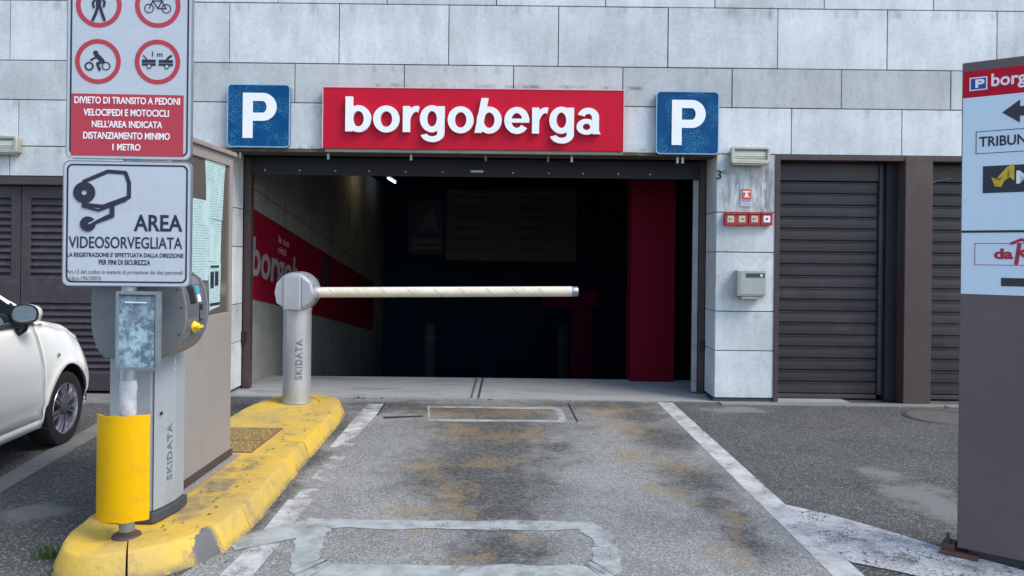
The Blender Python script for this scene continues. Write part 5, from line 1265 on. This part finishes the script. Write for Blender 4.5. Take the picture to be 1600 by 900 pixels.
# wheels
def wheel(x_, y, s):
    w = empty('wheel', (x_, y, ZW), 0, car)
    hw = .0925
    MB().lathe([(.205, -hw + .01), (.245, -hw), (.280, -hw + .012), (RW, -hw + .035), (RW, hw - .035), (.280, hw - .012), (.245, hw), (.205, hw - .01), (.200, 0)], axis='x', n=48).build('tyre', TYRE, w, smooth=True)
    b = MB()
    for kk in range(36):
        a = R(10 * kk)
        for q_ in (-.045, 0, .045):
            c_ = (q_, (RW + .001) * math.cos(a), (RW + .001) * math.sin(a)); c2_ = (q_ + .028, (RW + .001) * math.cos(a + .03), (RW + .001) * math.sin(a + .03))
            b.tube([c_, c2_], .0035, 4)
    tr = b.build('tread_block', TYRE, w); tr['kind'] = 'stuff'
    so = s * 1
    MB().lathe([(.203, so * -.03), (.206, so * .07), (.198, so * .085), (.190, so * .080), (.183, so * .05), (.183, so * -.03)], axis='x', n=48).build('rim', CHROME, w, smooth=True)
    MB().lathe([(0, so * .02), (.185, so * .02), (.185, so * .015), (0, so * .015)], axis='x', n=32).build('brake_backing', PLINTH, w)
    for kk in range(14):
        a = R(360 / 14 * kk + (5 if kk % 2 else -5)); n_ = Vector((0, -math.sin(a), math.cos(a))); d2 = Vector((0, math.cos(a), math.sin(a)))
        b = MB(); vs = []
        for rr_, wd_, xo_ in ((.04, .007, .070), (.11, .0085, .080), (.165, .012, .078), (.190, .017, .070)):
            p = d2 * rr_
            vs += [tuple(p + n_ * wd_ + Vector((so * (xo_ - .022), 0, 0))), tuple(p + n_ * wd_ * .55 + Vector((so * xo_, 0, 0))), tuple(p - n_ * wd_ * .55 + Vector((so * xo_, 0, 0))), tuple(p - n_ * wd_ + Vector((so * (xo_ - .022), 0, 0)))]
        fs = [(0, 1, 2, 3), (15, 14, 13, 12)]
        for i in range(3):
            for j in range(4): fs.append((4 * i + j, 4 * i + (j + 1) % 4, 4 * i + 4 + (j + 1) % 4, 4 * i + 4 + j))
        b.add(vs, fs).build('spoke', CHROME, w)
    MB().lathe([(.0, so * .090), (.030, so * .088), (.048, so * .078), (.052, so * .04)], axis='x', n=24).build('hub_cap', PLINTH, w, smooth=True)
    return w
for y in (0., -2.3):
    wheel(.694, y, 1); wheel(-.694, y, -1)
# mirrors, indicator, lamps, handle
for s in (1, -1):
    mr = empty('wing_mirror', (s * .81, -.655, 1.085), 0, car); mr.scale = (.86, .9, .86)
    b = MB(); n = 14; vs = []
    for (yy_, kx_, kz_) in ((.11, .02, .02), (.095, .07, .05), (.05, .10, .072), (0, .108, .080), (-.03, .108, .080)):
        for i in range(n): a = 2 * math.pi * i / n; vs.append((kx_ * math.copysign(abs(math.cos(a)) ** .8, math.cos(a)), yy_, kz_ * math.copysign(abs(math.sin(a)) ** .8, math.sin(a))))
    fs = [(i * n + j, i * n + (j + 1) % n, (i + 1) * n + (j + 1) % n, (i + 1) * n + j) for i in range(4) for j in range(n)] + [tuple(range(n)), tuple(range(5 * n - 1, 4 * n - 1, -1))]
    b.add(vs, fs).build('mirror_housing', CARP, mr, smooth=True)
    b = MB(); oq = [vs[4 * n + i] for i in range(n)]; frame_ring(b, [(p[0] * 1.01, p[2] * 1.01) for p in oq], [(p[0] * .90, p[2] * .88) for p in oq], -.040, -.026); b.build('mirror_rim', BLACKP, mr)
    b = MB(); b.prism([(p[0] * .90, p[2] * .88) for p in oq], -.033, -.031); b.build('mirror_glass', MIRROR, mr)
    b = MB(); b.tube([(-s * .02, .02, -.06), (-s * .04, .03, -.13), (-s * .10, .05, -.16)], [.035, .03, .035], 10); b.build('mirror_stalk', BLACKP, mr, smooth=True)
MB().lathe([(0, .0), (.014, .0), (.012, .008), (0, .01)], axis='x', n=12, c=(.795, -.16, .73)).build('side_indicator', GALV, car, smooth=True)
for s in (1, -1):
    MB().lathe([(0, .0), (.085, .0), (.085, .03), (.06, .055), (0, .06)], axis='y', n=24, c=(s * .50, .56, .60)).build('headlight', GLASS, car, smooth=True)
    MB().lathe([(0, .0), (.06, .0), (.05, -.02), (0, -.03)], axis='y', n=20, c=(s * .60, -2.80, .72)).build('tail_light', PINK, car, smooth=True)
MB().box(.785, .815, -1.32, -1.16, .86, .885).build('door_handle', CHROME, car, .006)

# ------------------------------------------------------------------ small things: weeds, dead leaves
wd = MB(); rnd = random.Random(3)
def tuft(p, nb, hgt, sp_r):
    for _ in range(nb):
        a = rnd.uniform(0, 6.28); r0 = rnd.uniform(0, sp_r); x_, y_ = p[0] + r0 * math.cos(a), p[1] + r0 * math.sin(a) * .4
        hh = hgt * rnd.uniform(.4, 1); b_ = rnd.uniform(-.6, .6) * hh; w = .003
        wd.add([(x_ - w, y_, 0), (x_ + w, y_, 0), (x_ + w + b_ * .4, y_ - .01, hh * .6), (x_ + b_, y_ - .02, hh)], [(0, 1, 2), (0, 2, 3)])
for px_, py_, nb, hg, s_ in ((560, 623, 30, .03, .10), (598, 623, 14, .025, .05), (1045, 627, 30, .02, .2), (765, 625, 12, .02, .04), (1150, 632, 14, .02, .1), (1478, 638, 12, .05, .04), (700, 625, 10, .012, .2)):
    q = gp(px_, py_); tuft(q, nb, hg, s_)
q = gp(78, 872); tuft(q, 60, .09, .10); q = gp(95, 900); tuft(q, 30, .05, .10)
kind(wd.build('weeds', WEED, fix=False), 'stuff')
lf = MB()
for _ in range(46):
    if rnd.random() < .75: x_, y_, z_ = rnd.uniform(-1.80, -1.58), rnd.uniform(3.8, 6.8), ZI + .006
    else: x_, y_, z_ = rnd.uniform(-1.9, -1.62), rnd.uniform(3.7, 7.0), ZI + .006
    a = rnd.uniform(0, 3.14); s_ = rnd.uniform(.006, .016); c_, q_ = math.cos(a), math.sin(a)
    lf.add([(x_ - s_ * c_, y_ - s_ * q_, z_), (x_ + s_ * .4 * q_, y_ - s_ * .4 * c_, z_ + .004), (x_ + s_ * c_, y_ + s_ * q_, z_ + .002), (x_ - s_ * .4 * q_, y_ + s_ * .4 * c_, z_ + .005)], [(0, 1, 2, 3)])
for _ in range(50):
    q = gp(rnd.uniform(300, 1500), rnd.uniform(628, 890)); s_ = rnd.uniform(.004, .010); a = rnd.uniform(0, 3.14); c_, q_ = math.cos(a), math.sin(a)
    if -2.6 < q.x < -1.4: continue
    lf.add([(q.x - s_ * c_, q.y - s_ * q_, .016), (q.x + s_ * .5 * q_, q.y - s_ * .5 * c_, .02), (q.x + s_ * c_, q.y + s_ * q_, .018), (q.x - s_ * .5 * q_, q.y + s_ * .5 * c_, .021)], [(0, 1, 2, 3)])
for _ in range(260):
    q, nv_ = frame_at(rnd.uniform(0, tot))
    if nv_.dot(q - Vector((cen.x, min(max(q.y, 4.3), 6.7)))) < 0: nv_ = -nv_
    q = q + nv_ * (.09 + abs(rnd.gauss(0, .035))); s_ = rnd.uniform(.003, .008); a = rnd.uniform(0, 3.14); c_, q_ = math.cos(a), math.sin(a)
    lf.add([(q.x - s_ * c_, q.y - s_ * q_, .005), (q.x + s_ * .6 * q_, q.y - s_ * .6 * c_, .009), (q.x + s_ * c_, q.y + s_ * q_, .006), (q.x - s_ * .6 * q_, q.y + s_ * .6 * c_, .010)], [(0, 1, 2, 3)])
for _ in range(160):
    x_ = rnd.uniform(-2.9, 6.5); y_ = (7.985 if x_ < 2.15 else 7.85) - abs(rnd.gauss(0, .03)); s_ = rnd.uniform(.003, .010); a = rnd.uniform(0, 3.14); c_, q_ = math.cos(a), math.sin(a)
    lf.add([(x_ - s_ * c_, y_ - s_ * q_, .008), (x_ + s_ * .6 * q_, y_ - s_ * .6 * c_, .012), (x_ + s_ * c_, y_ + s_ * q_, .009), (x_ - s_ * .6 * q_, y_ + s_ * .6 * c_, .013)], [(0, 1, 2, 3)])
kind(lf.build('fallen_leaves', LEAFB, fix=False), 'stuff')
